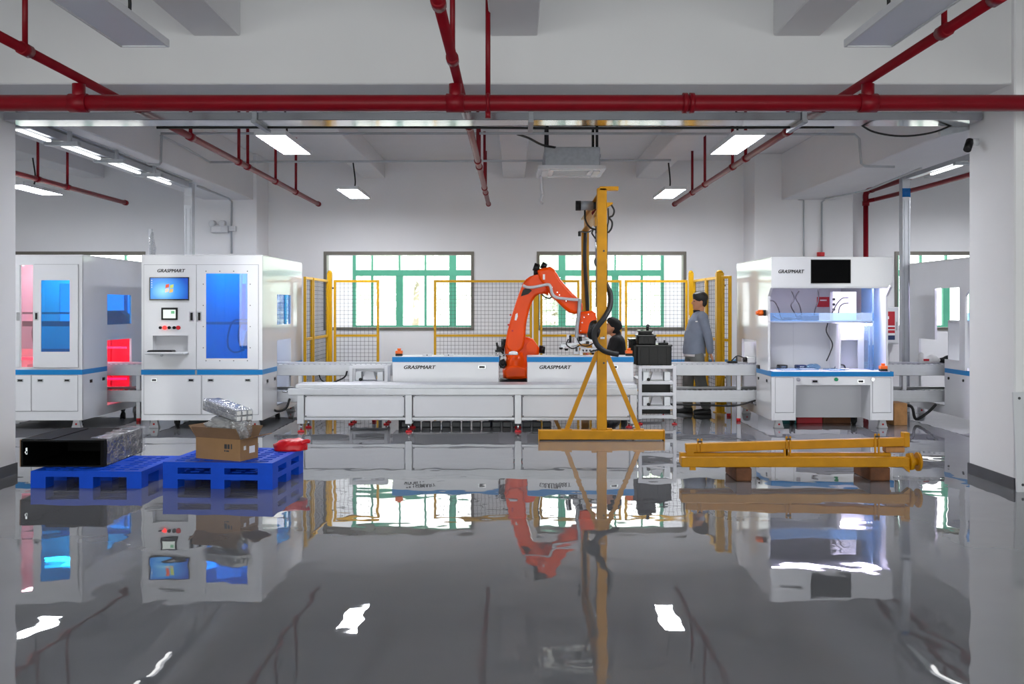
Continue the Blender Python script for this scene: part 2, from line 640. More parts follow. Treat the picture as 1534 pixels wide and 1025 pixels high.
# ================================================================== the room
YB = 17.5      # inner face of the back wall
struct(B().box(-12, 12, -5.2, 19.7, -.2, 0), 'floor', FLOOR, 'glossy dark grey epoxy floor of the workshop hall', 'floor')
struct(B().box(-60, 60, 19.7, 70, -.5, -.3), 'ground', CONC, 'pale concrete yard outside the windows', 'ground')
struct(B().box(-12.2, 12.2, -5.2, 17.74, 4.2, 4.4), 'ceiling', W_CEIL, 'white painted ceiling slab between the beams', 'ceiling')
WZ0, WZ1 = PZ(495, YB), PZ(377, YB)
OPEN = [(PX(22, YB) - .5, PX(218, YB)), (PX(485, YB), PX(710, YB)), (PX(804, YB), PX(1028, YB)), (PX(1340, YB), PX(1565, YB))]
struct(B().sheet('y', -12, 12, 0, 4.2, YB, YB + .24, [(a, b, WZ0, WZ1) for a, b in OPEN]), 'wall_back', W_WALL, 'white back wall with four wide window openings', 'wall')
struct(B().box(-12.2, -12, -5.2, 19.7, 0, 4.2), 'wall_left', W_WALL, 'white side wall at the left end of the hall', 'wall')
struct(B().box(12, 12.2, -5.2, 19.7, 0, 4.2), 'wall_right', W_WALL, 'white side wall at the right end of the hall', 'wall')
FR = [(-11.4, -6.2, .3, 3.9), (-5.6, -.3, .3, 3.9), (.3, 5.6, .3, 3.9), (6.2, 11.4, .3, 3.9)]  # unseen openings, put in and widened to brighten the foreground
struct(B().sheet('y', -12, 12, 0, 4.2, -5.2, -5, FR), 'wall_front', W_WALL, 'white wall with added tall windows, unseen behind the viewer', 'wall')
YO = 19.5      # outer wall of the passage behind the back wall
s0 = F / YO
GW = [(-11.6, -5.6), (PX(528, YO), PX(995, YO)), (PX(1343, YO), 11.8)]
GZ0, GZ1 = PZ(492, YO), 2.95
struct(B().sheet('y', -12, 12, -.3, 4.2, YO, YO + .2, [(a, b, GZ0, GZ1) for a, b in GW]), 'wall_outer', W_WALL, 'white outer wall seen through the window openings', 'wall')

# window openings with grey-brown frames
nwin = 1
wl = ['far left bay', 'left of the orange robot', 'behind the yellow gantry', 'far right bay behind the metal post']
for (a, b), w in zip(OPEN, wl):
    fr = B().sheet('y', a, b, WZ0, WZ1, YB - .02, YB + .2, [(a + .055, b - .055, WZ0 + .055, WZ1 - .06)])
    o = struct(fr, 'window_%d' % nwin, BROWNF, 'grey-brown window frame in the back wall, ' + w, 'window')
    nwin += 1
# green windows of the outer wall
for gi, (a, b) in enumerate(GW):
    zt = PZ(409, YO)
    if gi == 1:
        thick = [PX(598, YO), PX(678, YO), PX(842, YO), PX(922, YO), PX(760, YO)]
        thin = [PX(557, YO), PX(637, YO), PX(720, YO), PX(802, YO), PX(882, YO), PX(962, YO)]
    else:
        thick = [a + (b - a) * k / 4 for k in (1, 2, 3)]
        thin = [a + (b - a) * (k + .5) / 4 for k in range(4)]
    fb = B().sheet('y', a, b, GZ0, GZ1, YO + .03, YO + .13, [(a + .06, b - .06, GZ0 + .06, zt - .06), (a + .06, b - .06, zt + .06, GZ1 - .06)])
    wn = struct(fb, 'window_%d' % nwin, GREENF, ['green framed outer window beyond the far left bay', 'long green framed outer window beyond the middle of the hall', 'green framed outer window beyond the far right bay'][gi], 'window')
    nwin += 1
    for x in thick:
        B().box(x - .07, x + .07, YO + .035, YO + .12, GZ0 + .05, zt - .05).build('mullion', GREENF, wn)
        top = .07 if abs(x - PX(678, YO)) < .01 or abs(x - PX(842, YO)) < .01 else .016
        B().box(x - top, x + top, YO + .035, YO + .12, zt + .05, GZ1 - .05).build('mullion', GREENF, wn)
    for x in thin:
        B().box(x - .022, x + .022, YO + .035, YO + .12, GZ0 + .05, zt - .05).build('mullion', GREENF, wn)
        B().box(x - .016, x + .016, YO + .035, YO + .12, zt + .05, GZ1 - .05).build('mullion', GREENF, wn)
    xs = sorted([a + .05] + thick + thin + [b - .05])
    for p, q in zip(xs, xs[1:]):
        B().box(p, q, YO + .075, YO + .081, GZ0 + .05, zt - .05).build('pane', GLASS, wn)
        B().box(p, q, YO + .075, YO + .081, zt + .05, GZ1 - .05).build('pane', GLASS, wn)
    portal((a + b) / 2, YO + .25, (GZ0 + GZ1) / 2, b - a, GZ1 - GZ0, -1)
# windows added in the unseen front wall, to let in daylight
for gi, (a, b, z0, z1) in enumerate(FR):
    wn = struct(B().sheet('y', a, b, z0, z1, -5.15, -5.05, [(a + .06, (a + b) / 2 - .04, z0 + .06, z1 - .06), ((a + b) / 2 + .04, b - .06, z0 + .06, z1 - .06)]),
                'window_%d' % nwin, GREENF, 'unseen green framed window added for daylight behind the viewer, number %s from the left' % ['one', 'two', 'three', 'four'][gi], 'window')
    nwin += 1
    for p, q in ((a + .05, (a + b) / 2 - .03), ((a + b) / 2 + .03, b - .05)):
        B().box(p, q, -5.103, -5.097, z0 + .05, z1 - .05).build('pane', GLASS, wn)
    portal((a + b) / 2, -5.3, (z0 + z1) / 2, b - a, z1 - z0, 1)

# pillars, beams
struct(B().box(-5.5, -4.64, 8.2, 9.02, 0, 4.2, .012), 'pillar', W_PIL, 'white square pillar at the left edge of the hall', 'pillar')
struct(B().box(4.24, 5.1, 8.2, 9.02, 0, 4.2, .012), 'pillar', W_PIL, 'white square pillar at the right edge of the hall', 'pillar')
struct(B().sheet('z', -5.51, -4.63, 8.19, 9.03, 0, .1, [(-5.5, -4.64, 8.2, 9.02)]), 'baseboard_left', BASEB, 'dark grey skirting round the left pillar', 'baseboard')
struct(B().sheet('z', 4.23, 5.11, 8.19, 9.03, 0, .1, [(4.24, 5.1, 8.2, 9.02)]), 'baseboard_right', BASEB, 'dark grey skirting round the right pillar', 'baseboard')
struct(B().box(-5.6, -4.44, 16.7, YB, 0, 4.2, .01), 'pillar', W_WALL, 'white pilaster on the back wall, left, carrying the emergency lamp', 'pillar')
struct(B().box(4.15, 5.85, 16.7, YB, 0, 4.2, .01), 'pillar', W_WALL, 'wide white pilaster on the back wall, behind the open workstation', 'pillar')
struct(B().box(-12, 12, 8.25, 8.68, 3.45, 4.2, .01), 'ceiling_beam', W_CEIL, 'deep white cross beam above the thick red main pipe', 'beam')
struct(B().box(-5.35, -4.5, 8.68, YB, 3.4, 4.2, .01), 'ceiling_beam', W_CEIL, 'deep white beam running back from the left pillar', 'beam')
struct(B().box(4.62, 5.5, 8.68, YB, 3.4, 4.2, .01), 'ceiling_beam', W_CEIL, 'deep white beam running back from the right pillar', 'beam')
for x, w in ((-2.53, 'left of the middle'), (0., 'in the middle above the air conditioner row'), (2.41, 'right of the middle'), (-7.6, 'in the left bay'), (7.6, 'in the right bay')):
    struct(B().box(x - .2, x + .2, 8.68, YB, 3.88, 4.2, .01), 'ceiling_beam', W_CEIL, 'shallow white ceiling beam behind the cross beam, ' + w, 'beam')
    struct(B().box(x - .2, x + .2, -5, 8.25, 3.86, 4.2, .01), 'ceiling_beam', W_CEIL, 'shallow white ceiling beam in front of the cross beam, ' + w, 'beam')
for x in (-5., 4.8):
    struct(B().box(x - .42, x + .42, -5, 8.25, 3.4, 4.2, .01), 'ceiling_beam', W_CEIL, 'deep white beam running forward from the %s pillar' % ('left' if x < 0 else 'right'), 'beam')

# trees outside
for i, (x, y, h, r) in enumerate(((-7.5, 29, 4.2, 1.9), (-3.2, 31, 4.6, 2.1), (1.2, 30, 3.6, 1.7), (5.2, 32, 4.8, 2.2), (9.6, 29, 4., 1.9))):
    t = thing('tree', 'leafy tree in the bright yard, %s' % ['seen through the far left window', 'seen through the window left of the robot', 'seen behind the robot', 'seen through the window behind the gantry', 'seen through the far right window'][i], 'tree', (x, y, -.3), 0, 'trees outside the windows')
    B().cyl((x, y, -.3), (x + .1, y, h * .6), .14, 8, .07).build('trunk', BARK, t)
    c = B()
    for k in range(900):
        v = Vector((random.gauss(0, 1), random.gauss(0, 1), random.gauss(0, 1))).normalized() * (random.random() ** .4)
        p = Vector((x, y, h * .62)) + Vector((v.x * r, v.y * r, v.z * r * .85))
        u = Vector((random.gauss(0, 1), random.gauss(0, 1), random.gauss(0, 1))).normalized()
        w = u.orthogonal().normalized()
        z = random.uniform(.1, .2)
        c.bm.faces.new([c.bm.verts.new(p + z * q) for q in (u, w, -u, -w)])
    tag(c.build('foliage', LEAF, t), kind='stuff')

# ================================================================== ceiling services
# lit and unlit hanging light panels
def lamp(x, y, on, label, rz=0., cord_top=3.8, cx=0.):
    t = thing('ceiling_light', label, 'light', (x, y, 3.31), rz, 'hanging light panels')
    B().sheet('z', -.165, .165, -.63, .63, .0, .05, [(-.15, .15, -.615, .615)]).build('frame', WHITE2, t, True)
    B().box(-.15, .15, -.615, .615, .008, .014).build('diffuser', LEDON if on else LEDOFF, t, True)
    B().box(-.15, .15, -.615, .615, .03, .052).build('back_panel', WHITE2, t, True)
    B().tube([(0, .3 if not on else 0, .05), (.02, .32 if not on else .02, .2), (-.01, .3 if not on else .0, cord_top - 3.31)], .012, 6).build('cord', RUBBER, t, True)
    return t
lamp(-2.5, 15.1, True, 'lit light panel over the left wall window')
lamp(-2.5, 10.55, True, 'lit light panel behind the red pipe, left of the middle')
lamp(2.42, 15.1, True, 'lit light panel beside the end of the right sprinkler pipe')
lamp(2.42, 10.55, True, 'lit light panel behind the red pipe, right of the middle')
lamp(-7.25, 14.6, True, 'lit light panel in the left bay over the machine with red light')
lamp(-2.5, 5.93, False, 'unlit light panel nearest the viewer, on the left')
lamp(2.4, 5.93, False, 'unlit light panel nearest the viewer, on the right')
for x in (-7.25, 7.7):  # panels out of view, added to give the side bays light
    for y in (15.1, 10.55) if x > 0 else (10.3,):
        lamp(x, y, True, 'added lit light panel out of view in the %s bay%s' % ('left' if x < 0 else 'right', ' near the pillar' if y < 11 else ' near the back wall'))

# thick red main pipe
zm = PZ(154.5, 7.6)
t = thing('fire_main_pipe', 'thick dark red fire main pipe spanning the hall below the cross beam', 'pipe', (0, 7.6, zm))
B().cyl((-9, 7.6, zm), (9, 7.6, zm), .064, 20).build('pipe', REDP, t)
for px, w in ((118, .07), (682, .07), (1300, .07)):
    x = PX(px, 7.6)
    B().cyl((x - w, 7.6, zm), (x + w, 7.6, zm), .074, 18).build('tee_collar', REDP, t)
    B().cyl((x, 7.6, zm), (x, 7.6, 3.30), .05, 14).build('riser', REDP, t)
for px in (1026, 1036):
    x = PX(px, 7.6)
    B().cyl((x - .018, 7.6, zm), (x + .018, 7.6, zm), .08, 18).build('coupling', REDP, t)
x = PX(731, 7.6)
B().cyl((x, 7.6, 4.2), (x, 7.6, zm), .02, 10).build('hanger_rod', REDP, t)
B().ring((x, 7.6, zm), (1, 0, 0), .068, .014).build('hanger_clamp', REDP, t)
B().cyl((x, 7.6, zm - .06), (x, 7.6, zm - .12), .022, 10).build('hanger_bolt', REDP, t)

# sprinkler branches, running back to the wall
ZB = 3.345
def branch(x, y0, y1, drops, label, z=ZB):
    t = thing('sprinkler_pipe', label, 'pipe', (x, y0, z), 0, 'red sprinkler branch pipes')
    B().cyl((x, y0, z), (x, y1, z), .036, 12).build('pipe', REDP, t)
    for k, y in enumerate(drops):
        B().cyl((x, y - .06, z), (x, y + .06, z), .046, 12).build('tee_collar', REDP, t)
        B().cyl((x, y, z), (x, y, 4.195 if k % 2 else 4.0), .02, 8).build('riser', REDP, t)
    B().cyl((x, y1 - .08, z), (x, y1, z), .046, 12).build('end_cap', REDP, t)
    return t
dl = [F * 1.795 / (460 - y) for y in (205, 243, 250, 272, 288)]
branch(-3.41, 4.2, 16.9, [6.75] + dl, 'red sprinkler pipe running back on the left of the hall')
branch(-.445, 4.2, 16.9, [5.7, 7.0, 9.6, 11.9, 12.4, 14.6, 15.2], 'red sprinkler pipe running back along the middle of the hall')
branch(2.8, 4.2, 16.9, [5.6, 6.3, 9.9, 11.7, 12.4, 14.2, 15.2], 'red sprinkler pipe running back on the right of the hall')
branch(-6.69, 4.2, 16.7, [13.6, 14.5, 11.], 'red sprinkler pipe in the left bay above the light panel')

# red riser in the right bay
xr, yr = PX(1297, 17.3), 17.3
t = thing('fire_riser_pipe', 'red vertical fire pipe with elbows on the wall right of the workstation', 'pipe', (xr, yr, 0))
B().cyl((xr, yr, 0), (xr, yr, 3.42), .045, 14).build('riser', REDP, t)
B().cyl((xr, yr, 3.36), (xr, yr, 3.44), .062, 14).build('flange', REDP, t)
B().tube([(xr, yr, 3.42), (xr, yr, 3.56), (xr + .03, yr - .05, 3.62), (xr + .05, yr - .2, 3.62)], .05, 10).build('elbow', REDP, t)
B().cyl((xr + .05, yr - .15, 3.62), (xr + .05, 12.6, 3.62), .04, 12).build('upper_pipe', REDP, t)
B().tube([(xr, yr, 3.44), (xr + .12, yr - .1, 3.46), (xr + .14, yr - .3, 3.46), (xr + .12, 15, 3.42), (xr + .1, 12.6, 3.4)], .036, 10).build('lower_pipe', REDP, t)
for y in (14.2, 13.4):
    B().cyl((xr + .05, y, 3.62), (xr + .05, y, 4.2), .022, 8).build('hanger_rod', REDP, t)

# polished cable trunking across the hall, on strut brackets
t = thing('cable_trunking', 'wide polished metal cable trunking across the hall behind the red main pipe', 'trunking', (0, 8.9, 3.2))
B().box(-4.6, 4.22, 8.72, 9.02, 3.234, 3.306, .004).build('trunk_body', STEEL, t)
for px in (390, 795, 1195):
    x = PX(px, 8.9)
    B().bar((x, 8.66, 3.218), (x, 9.2, 3.218), .045, .03).build('bracket_arm', GALV, t)
    B().box(x - .02, x + .02, 9.05, 9.09, 3.21, 4.19).build('hanger_strut', GALV, t)
    B().box(x - .02, x + .02, 8.685, 8.715, 3.21, 3.449).build('hanger_strut', GALV, t)
t = thing('strut_bracket', 'grey slotted strut bracket beside the right pillar top', 'bracket', (4.2, 9.1, 3.18))
B().bar((4.0, 9.1, 3.18), (4.32, 9.06, 3.25), .06, .06).build('arm', GALV, t)
B().box(4.1, 4.15, 9.06, 9.1, 3.2, 4.19).build('strut', GALV, t)
# cables under the trunking
tag(B().tube([(-3.35, 9.075, 3.232), (-1, 9.075, 3.236), (.6, 9.075, 3.226), (3.0, 9.075, 3.236)], .012, 6).build('cable', RUBBER), 'straight black cable slung under the polished cable trunking', 'cable')
tag(B().tube([P(1288, 186, 9.0), P(1310, 198, 9.0), P(1350, 204, 9.0), P(1395, 199, 9.0), P(1430, 186, 9.0)], .009, 6).build('cable', RUBBER), 'sagging thin black cable near the right pillar top', 'cable')

# side lighting rails on posts
def rail(x, y0, y1, z, tubes, label, plabel, zpost0):
    t = thing('lighting_rail', label, 'rail', (x, (y0 + y1) / 2, z), 0, 'overhead lighting rails')
    B().box(x - .05, x + .05, y0, y1, z, z + .08, .004).build('rail_profile', ALU, t)
    B().tube([(x + .09, y0, z + .1), (x + .09, y1, z + .1)], .014, 6).build('conduit', GALV, t)
    for k, (a, b) in enumerate(tubes):
        B().box(x - .02, x + .02, a, b, z - .045, z - .02, .004).build('light_tube', TUBE, t)
        B().box(x - .14, x + .22, a - .14, a - .06, z - .05, z - .01, .003).build('cross_bracket', GALV, t)
        B().box(x + .1, x + .135, a - .12, a - .08, z - .03, z + .32).build('hanger_strip', GALV, t)
    p = thing('support_post', plabel, 'post', (x, y1 + .17, zpost0), 0, 'aluminium support posts')
    B().box(x - .06, x + .06, y1 + .11, y1 + .23, zpost0, z + .08, .006).build('post_profile', ALU, p)
    B().box(x - .06, x + .06, y1 + .104, y1 + .11, z - .25, z - .12).build('label_plate', WHITE2 if x < 0 else CYANA, p)
    for s in (-1, 1):
        B().box(x + s * .03 - .004, x + s * .03 + .004, y1 + .106, y1 + .11, zpost0 + .05, z - .3).build('slot_edge', GALV, p)
    return t
rail(-4.8, 9.05, 14.15, 3.3, [(9.3, 10.0), (10.3, 11.2), (11.5, 12.4), (12.7, 13.5)], 'aluminium lighting rail with lit tubes beside the left pillar', 'tall aluminium post behind the machine with the desktop screen', 0.)
rail(5.78, 9.4, 14.15, 3.42, [(9.8, 10.6), (11.2, 12.1), (12.5, 13.4)], 'aluminium lighting rail with lit tubes in the right bay', 'tall aluminium post right of the open workstation', 0.)

# conduits
def conduit(pts, r, label, n=8, smooth=False):
    return tag(B().tube(pts, r, n, smooth).build('conduit', CONDUIT), label, 'conduit', 'grey electrical conduits')
Y1 = 12.2
conduit([P(241, 200, Y1), P(760, 200, Y1), P(1280, 201, Y1), P(1287, 208, Y1), P(1290, 245, Y1), P(1296, 249, Y1), P(1340, 250, Y1)], .016, 'grey conduit across the ceiling, the nearer of two, bent down at right')
conduit([P(314, 243, 14.1), P(770, 241, 14.1), P(1005, 240, 14.1)], .016, 'grey conduit across the ceiling, the farther of two, holding lamp cords')
conduit([P(241, 203, 12.22), P(279, 222, 13.2), P(314, 243, 14.07)], .014, 'grey conduit joining the two ceiling conduits on the left')
conduit([P(347, 380, 16.68), P(347, 302, 16.68), P(342, 297, 16.4), P(296, 279, 14.7)], .016, 'grey conduit dropping down the left pilaster past the emergency lamp')
conduit([P(242, 203, 12.16), P(241, 243, 12.16), P(238, 247, 12.1), P(222, 246, 11.8)], .016, 'grey conduit loop hanging beside the left lighting rail')
conduit([P(1231, 378, 16.68), P(1231, 303, 16.68), P(1237, 298, 16.4), P(1300, 285, 14.9), P(1380, 252, 12.2)], .015, 'grey conduit dropping to the red alarm box')
conduit([P(1204, 384, 16.68), P(1204, 300, 16.68), P(1196, 299, 16.66)], .012, 'thin pale conduit on the right pilaster left of the alarm box')

# red alarm box
t = thing('alarm_box', 'small red alarm box on the pilaster above the open workstation', 'alarm', P(1230, 384, 16.65))
p = P(1230, 384, 16.65)
B().box(p.x - .06, p.x + .06, 16.64, 16.7, p.z, p.z + .07, .006).build('housing', REDM, t)
B().cyl((p.x, 16.62, p.z + .035), (p.x, 16.64, p.z + .035), .02, 10).build('button', REDM, t)

# emergency lamp with two spots
p = P(330, 342, 16.6)
t = thing('emergency_lamp', 'grey twin-spot emergency lamp on the left pilaster', 'lamp', p)
B().box(p.x - .16, p.x + .13, 16.56, 16.7, p.z - .08, p.z + .05, .012).build('housing', GREYW, t)
for s in (-.11, .06):
    B().cyl((p.x + s, 16.62, p.z + .09), (p.x + s - .02, 16.53, p.z + .075), .045, 14, .055).build('spot_head', GREYW, t)
    B().cyl((p.x + s - .02, 16.53, p.z + .075), (p.x + s - .021, 16.525, p.z + .075), .042, 14).build('spot_lens', GREYW, t)
B().box(p.x - .13, p.x + .02, 16.553, 16.56, p.z - .06, p.z + .02).build('cover_plate', WHITE2, t)
B().box(p.x + .14, p.x + .25, 16.6, 16.7, p.z - .05, p.z + .04, .006).build('junction_box', GREYW, t)

# ceiling cassette air conditioner
t = thing('air_conditioner', 'white ceiling cassette air conditioner hung on black rods', 'air conditioner', (.8, 14, 3.47))
B().box(.43, 1.21, 13.6, 14.4, 3.53, 3.8, .01).build('body', GALV, t)
B().sheet('z', .335, 1.285, 13.5, 14.45, 3.48, 3.53, [(.56, 1.06, 13.72, 14.23)]).build('panel', WHITE, t)
for k in range(12):
    y = 13.74 + k * .042
    B().box(.56, 1.06, y, y + .02, 3.485, 3.50).build('grille_slat', GREYW, t)
B().box(.56, 1.06, 13.72, 14.23, 3.515, 3.525).build('filter', DARK, t)
for a, b, c, d in ((.5, 1.12, 13.57, 13.66), (.5, 1.12, 14.29, 14.38), (.4, .49, 13.7, 14.25), (1.13, 1.22, 13.7, 14.25)):
    B().box(a, b, c, d, 3.472, 3.482, .002).build('air_flap', WHITE2, t)
for x in (.47, 1.17):
    for y in (13.66, 14.34):
        B().cyl((x, y, 3.7), (x, y, 4.2), .02, 8).build('hanger_rod', RUBBER, t)
        B().box(x - .05, x + .05, y - .05, y + .05, 3.66, 3.7).build('lug', GALV, t)
B().tube([(.4, 14.3, 3.5), (.41, 14.3, 3.3), (.42, 14.3, 3.22)], .025, 8).build('drain_pipe', WHITE2, t)
B().tube([(.42, 14.3, 3.22), (.39, 14.28, 3.12), (.43, 14.3, 3.08)], .02, 8).build('drain_hose', GREYW, t)
tag(B().tube([P(775, 201, 12.25), P(792, 207, 12.6), P(812, 217, 13.3), P(832, 221, 13.62)], .016, 8).build('cable', RUBBER), 'black power cable running down to the air conditioner', 'cable')

# security camera on the pillar
t = thing('security_camera', 'small black and white security camera on the right pillar', 'camera', (4.2, 8.85, 3.05))
B().cyl((4.24, 8.85, 3.06), (4.17, 8.85, 3.06), .035, 14).build('mount', WHITE2, t)
B().cyl((4.17, 8.85, 3.07), (4.12, 8.8, 2.98), .035, 14).build('camera_head', BLACK, t)
# board leaning on the pillar
t = thing('panel_board', 'thin pale board leaning upright against the right pillar', 'board', (4.6, 8.1, 0))
B().prism([(8.10, 0), (8.12, 0), (8.185, .83), (8.165, .83)], 'x', 4.21, 4.95).build('board', GREYW, t)
for z in (.06, .78):
    B().cyl((4.26, 8.1 + z * .08, z), (4.26, 8.095 + z * .08, z), .012, 8).build('screw', DARK, t)

# ================================================================== machines of the line
YF = 12.29
SF = F / YF
def mx(px): return (px - CX) / SF
def mz(py): return EYE - (py - CY) / SF


def pull(x, z, y, parent, w=.075, h=.034):
    """recessed catch: chromed bezel round a black pocket"""
    h0 = B().sheet('y', x - w / 2, x + w / 2, z - h / 2, z + h / 2, y - .008, y, [(x - w * .36, x + w * .36, z - h * .3, z + h * .3)]).build('handle', CHROME, parent)
    B().box(x - w * .36, x + w * .36, y - .002, y + .004, z - h * .3, z + h * .3).build('handle_pocket', BLACK, parent)
    return h0


def seam_shade(x0, x1, z0, z1, t):  # grey rim that paints in the shaded seam round a door
    w = .005
    B().sheet('y', x0 - w, x1 + w, z0 - w, z1 + w, YF - .0015, YF, [(x0 + .01, x1 - .01, z0 + .01, z1 - .01)]).build('door_seam_shade', SEAM_GREY, t)


def feet(t, pts, casters):
    for x, y in pts:
        f = B().box(x - .06, x + .06, y - .04, y + .04, .0, .02, .004)
        f.prism([(x - .055, .02), (x + .055, .02), (x + .035, .11), (x - .035, .11)], 'y', y - .03, y + .03)
        f.build('levelling_foot', WHITE2, t)
        B().cyl((x, y - .036, .05), (x, y - .03, .05), .013, 10).build('foot_bolt', REDM, t)
    for x, y in casters:
        c = B().cyl((x - .018, y + .02, .05), (x + .018, y + .02, .05), .05, 14)
        c.box(x - .03, x - .022, y - .02, y + .04, .04, .115)
        c.box(x + .022, x + .03, y - .02, y + .04, .04, .115)
        c.build('caster', RUBBER, t)


def estop(x, y, z, label):
    t = thing('emergency_stop_box', label, 'switch', (x, y, z), 0, 'orange emergency stop boxes')
    B().box(x - .045, x + .045, y - .04, y + .04, z, z + .03, .005).build('base_box', BLACK, t)
    B().box(x - .046, x + .046, y - .041, y + .041, z + .03, z + .07, .006).build('cover', ORANGEP, t)
    B().cyl((x, y, z + .07), (x, y, z + .1), .022, 12, .026).build('push_button', ORANGEP, t)
    return t


CY0, CY1 = 13.05, 13.88       # slot in the machine sides where the conveyor runs through
def closed_cabinet(name, label, X0, X1):
    """shell shared by the two enclosed machines: everything but the front"""
    t = thing(name, label, 'machine', ((X0 + X1) / 2, 13.4, 0), 0)
    z0, z1, yb = .11, 2.2, 14.58
    zs0, zs1 = mz(561.5), mz(554)
    for side, a, b in (('side_panel', X0, X0 + .03), ('side_panel', X1 - .03, X1)):
        B().sheet('x', YF + .02, yb, z0, z1, a, b, [(CY0, CY1, .22, 1.1), (CY0, CY1, 1.31, 1.72)]).build(side, WHITE, t)
        B().box((a + b) / 2 - .003, (a + b) / 2 + .003, CY0 - .01, CY1 + .01, 1.30, 1.73).build('side_window', CYANA, t)
        d = -.004 if a == X0 else .004
        for p, q in ((YF, CY0 - .01), (CY1 + .01, yb)):
            B().box(a + d, b + d, p, q, zs0, zs1).build('blue_stripe', BLUE, t)
        xo = a - .004 if a == X0 else b
        for y in (12.55, 12.93):
            B().box(xo, xo + .004, y - .035, y + .035, .57, .61).build('side_catch', BLACK, t)
    B().box(X0, X1, YF + .02, yb, z1, z1 + .015, .005).build('roof_panel', WHITE, t)
    B().sheet('y', X0 + .03, X1 - .03, z0, z1, yb - .03, yb, [(X0 + .25, X1 - .25, 1.2, 1.9)]).build('rear_panel', WHITE2, t)
    B().box(X0 + .24, X1 - .24, yb - .018, yb - .012, 1.19, 1.91).build('rear_tint_pane', CYANA, t)  # tinted pane added at the back to darken the side window view
    B().box(X0 + .03, X1 - .03, 12.42, CY0 - .02, zs0 - .02, zs1 - .02).build('work_deck', GREYW, t)
    B().box(X0 + .02, X1 - .02, YF + .03, yb - .02, z0, z0 + .02).build('floor_panel', GREYW, t)
    B().box(X0 + .2, X1 - .2, 12.6, 12.66, z1 - .05, z1 - .02).build('glow_strip', CABINET_GLOW, t)  # glowing strips added to brighten the inside seen through the panes
    B().box(X0 + .2, X1 - .2, 14.2, 14.26, z1 - .05, z1 - .02).build('glow_strip', CABINET_GLOW, t)
    feet(t, [(X0 + .12, 12.42), (X1 - .12, 12.42), (X0 + .12, 14.4), (X1 - .12, 14.4)], [(X0 + .36, 12.55), (X1 - .3, 12.9), (X0 + .3, 14.3), (X1 - .3, 14.3)])
    return t, z0, z1, zs0, zs1


# ---- enclosed machine with the desktop screen
X0, X1 = mx(212), mx(393)
t, z0, z1, zs0, zs1 = closed_cabinet('enclosed_machine', 'white enclosed machine with a lit desktop screen and tall blue window', X0, X1)
dl, dm, dr = mx(216), mx(294.5), mx(387)
zd0, zd1 = mz(553), mz(397)
wx0, wx1, wz0, wz1 = mx(309), mx(371), mz(537), mz(410)
kx0, kx1, kz0, kz1 = mx(229), mx(282), mz(528), mz(503)
fr = B().sheet('y', X0, X1, z0, z1, YF, YF + .03, [(wx0 - .02, wx1 + .02, wz0 - .02, wz1 + .02), (kx0, kx1, kz0, kz1)])
fr.build('front_frame', WHITE, t)
B().box(X0 - .004, X1 + .004, YF - .006, YF, zs0, zs1).build('blue_stripe', BLUE, t)
B().box(mx(294) - .012, mx(294) + .012, YF - .012, YF, zs0, zs1 - .005).build('stripe_latch', GALV, t)
seam_shade(dl, dm - .003, zd0, zd1, t)
seam_shade(dm + .003, dr, zd0, zd1, t)
d1 = B().sheet('y', dl, dm - .003, zd0, zd1, YF - .008, YF, [(kx0, kx1, kz0, kz1)]).build('control_door', WHITE, t)
d2 = B().sheet('y', dm + .003, dr, zd0, zd1, YF - .008, YF, [(wx0, wx1, wz0, wz1)]).build('window_door', WHITE, t)
B().box(wx0, wx1, YF - .006, YF, wz0, wz1).build('blue_pane', BLUEA, d2)
for k in range(4):
    for x, z in ((wx0 - .035, wz0 + (wz1 - wz0) * (k + .5) / 4), (wx1 + .035, wz0 + (wz1 - wz0) * (k + .5) / 4), (wx0 + (wx1 - wx0) * k / 3, wz1 + .03), (wx0 + (wx1 - wx0) * k / 3, wz0 - .03)):
        B().cyl((x, YF - .012, z), (x, YF - .008, z), .007, 8).build('screw', DARK, d2)
for x, dd in ((mx(287.5), d1), (mx(299), d2)):
    B().sheet('y', x - .028, x + .028, mz(481.5), mz(467), YF - .014, YF - .008, [(x - .015, x + .015, mz(480), mz(468.5))]).build('handle', CHROME, dd)
    B().box(x - .015, x + .015, YF - .010, YF - .006, mz(480), mz(468.5)).build('handle_pocket', BLACK, dd)
text('GRASPMART', mx(236), YF - .009, mz(408.2), mx(278) - mx(236), .043, INK, d1)
# desktop screen
mn = B().sheet('y', mx(225), mx(284), mz(450), mz(415.5), YF - .03, YF - .008, [(mx(226.3), mx(282.7), mz(448), mz(416.8))]).build('monitor', BLACKG, t)
B().box(mx(226.3), mx(282.7), YF - .022, YF - .012, mz(448), mz(416.8)).build('monitor_screen', SCREEN, mn)
cx_, cz_ = mx(254.5), mz(432.5)
flag = [(-.05, .005, '#f0582a', 1), (.006, .0, '#c8d86a', 1), (-.055, -.05, '#ffd8c0', 1), (.0, -.055, '#f6c060', 1)]
for i, (dx, dz, c, e) in enumerate(flag):
    g = glow('screen_flag_%d' % i, c, .85)
    B().prism([(cx_ + dx, cz_ + dz), (cx_ + dx + .045, cz_ + dz + .012), (cx_ + dx + .05, cz_ + dz + .055), (cx_ + dx + .006, cz_ + dz + .045)], 'y', YF - .0235, YF - .022).build('screen_emblem', g, mn)
icon = glow('screen_icon', '#c8e0f4', .8)
for k in range(4):
    B().box(mx(227.6), mx(229), YF - .0235, YF - .022, mz(421 + 3.4 * k), mz(419.6 + 3.4 * k)).build('screen_icon', icon, mn)
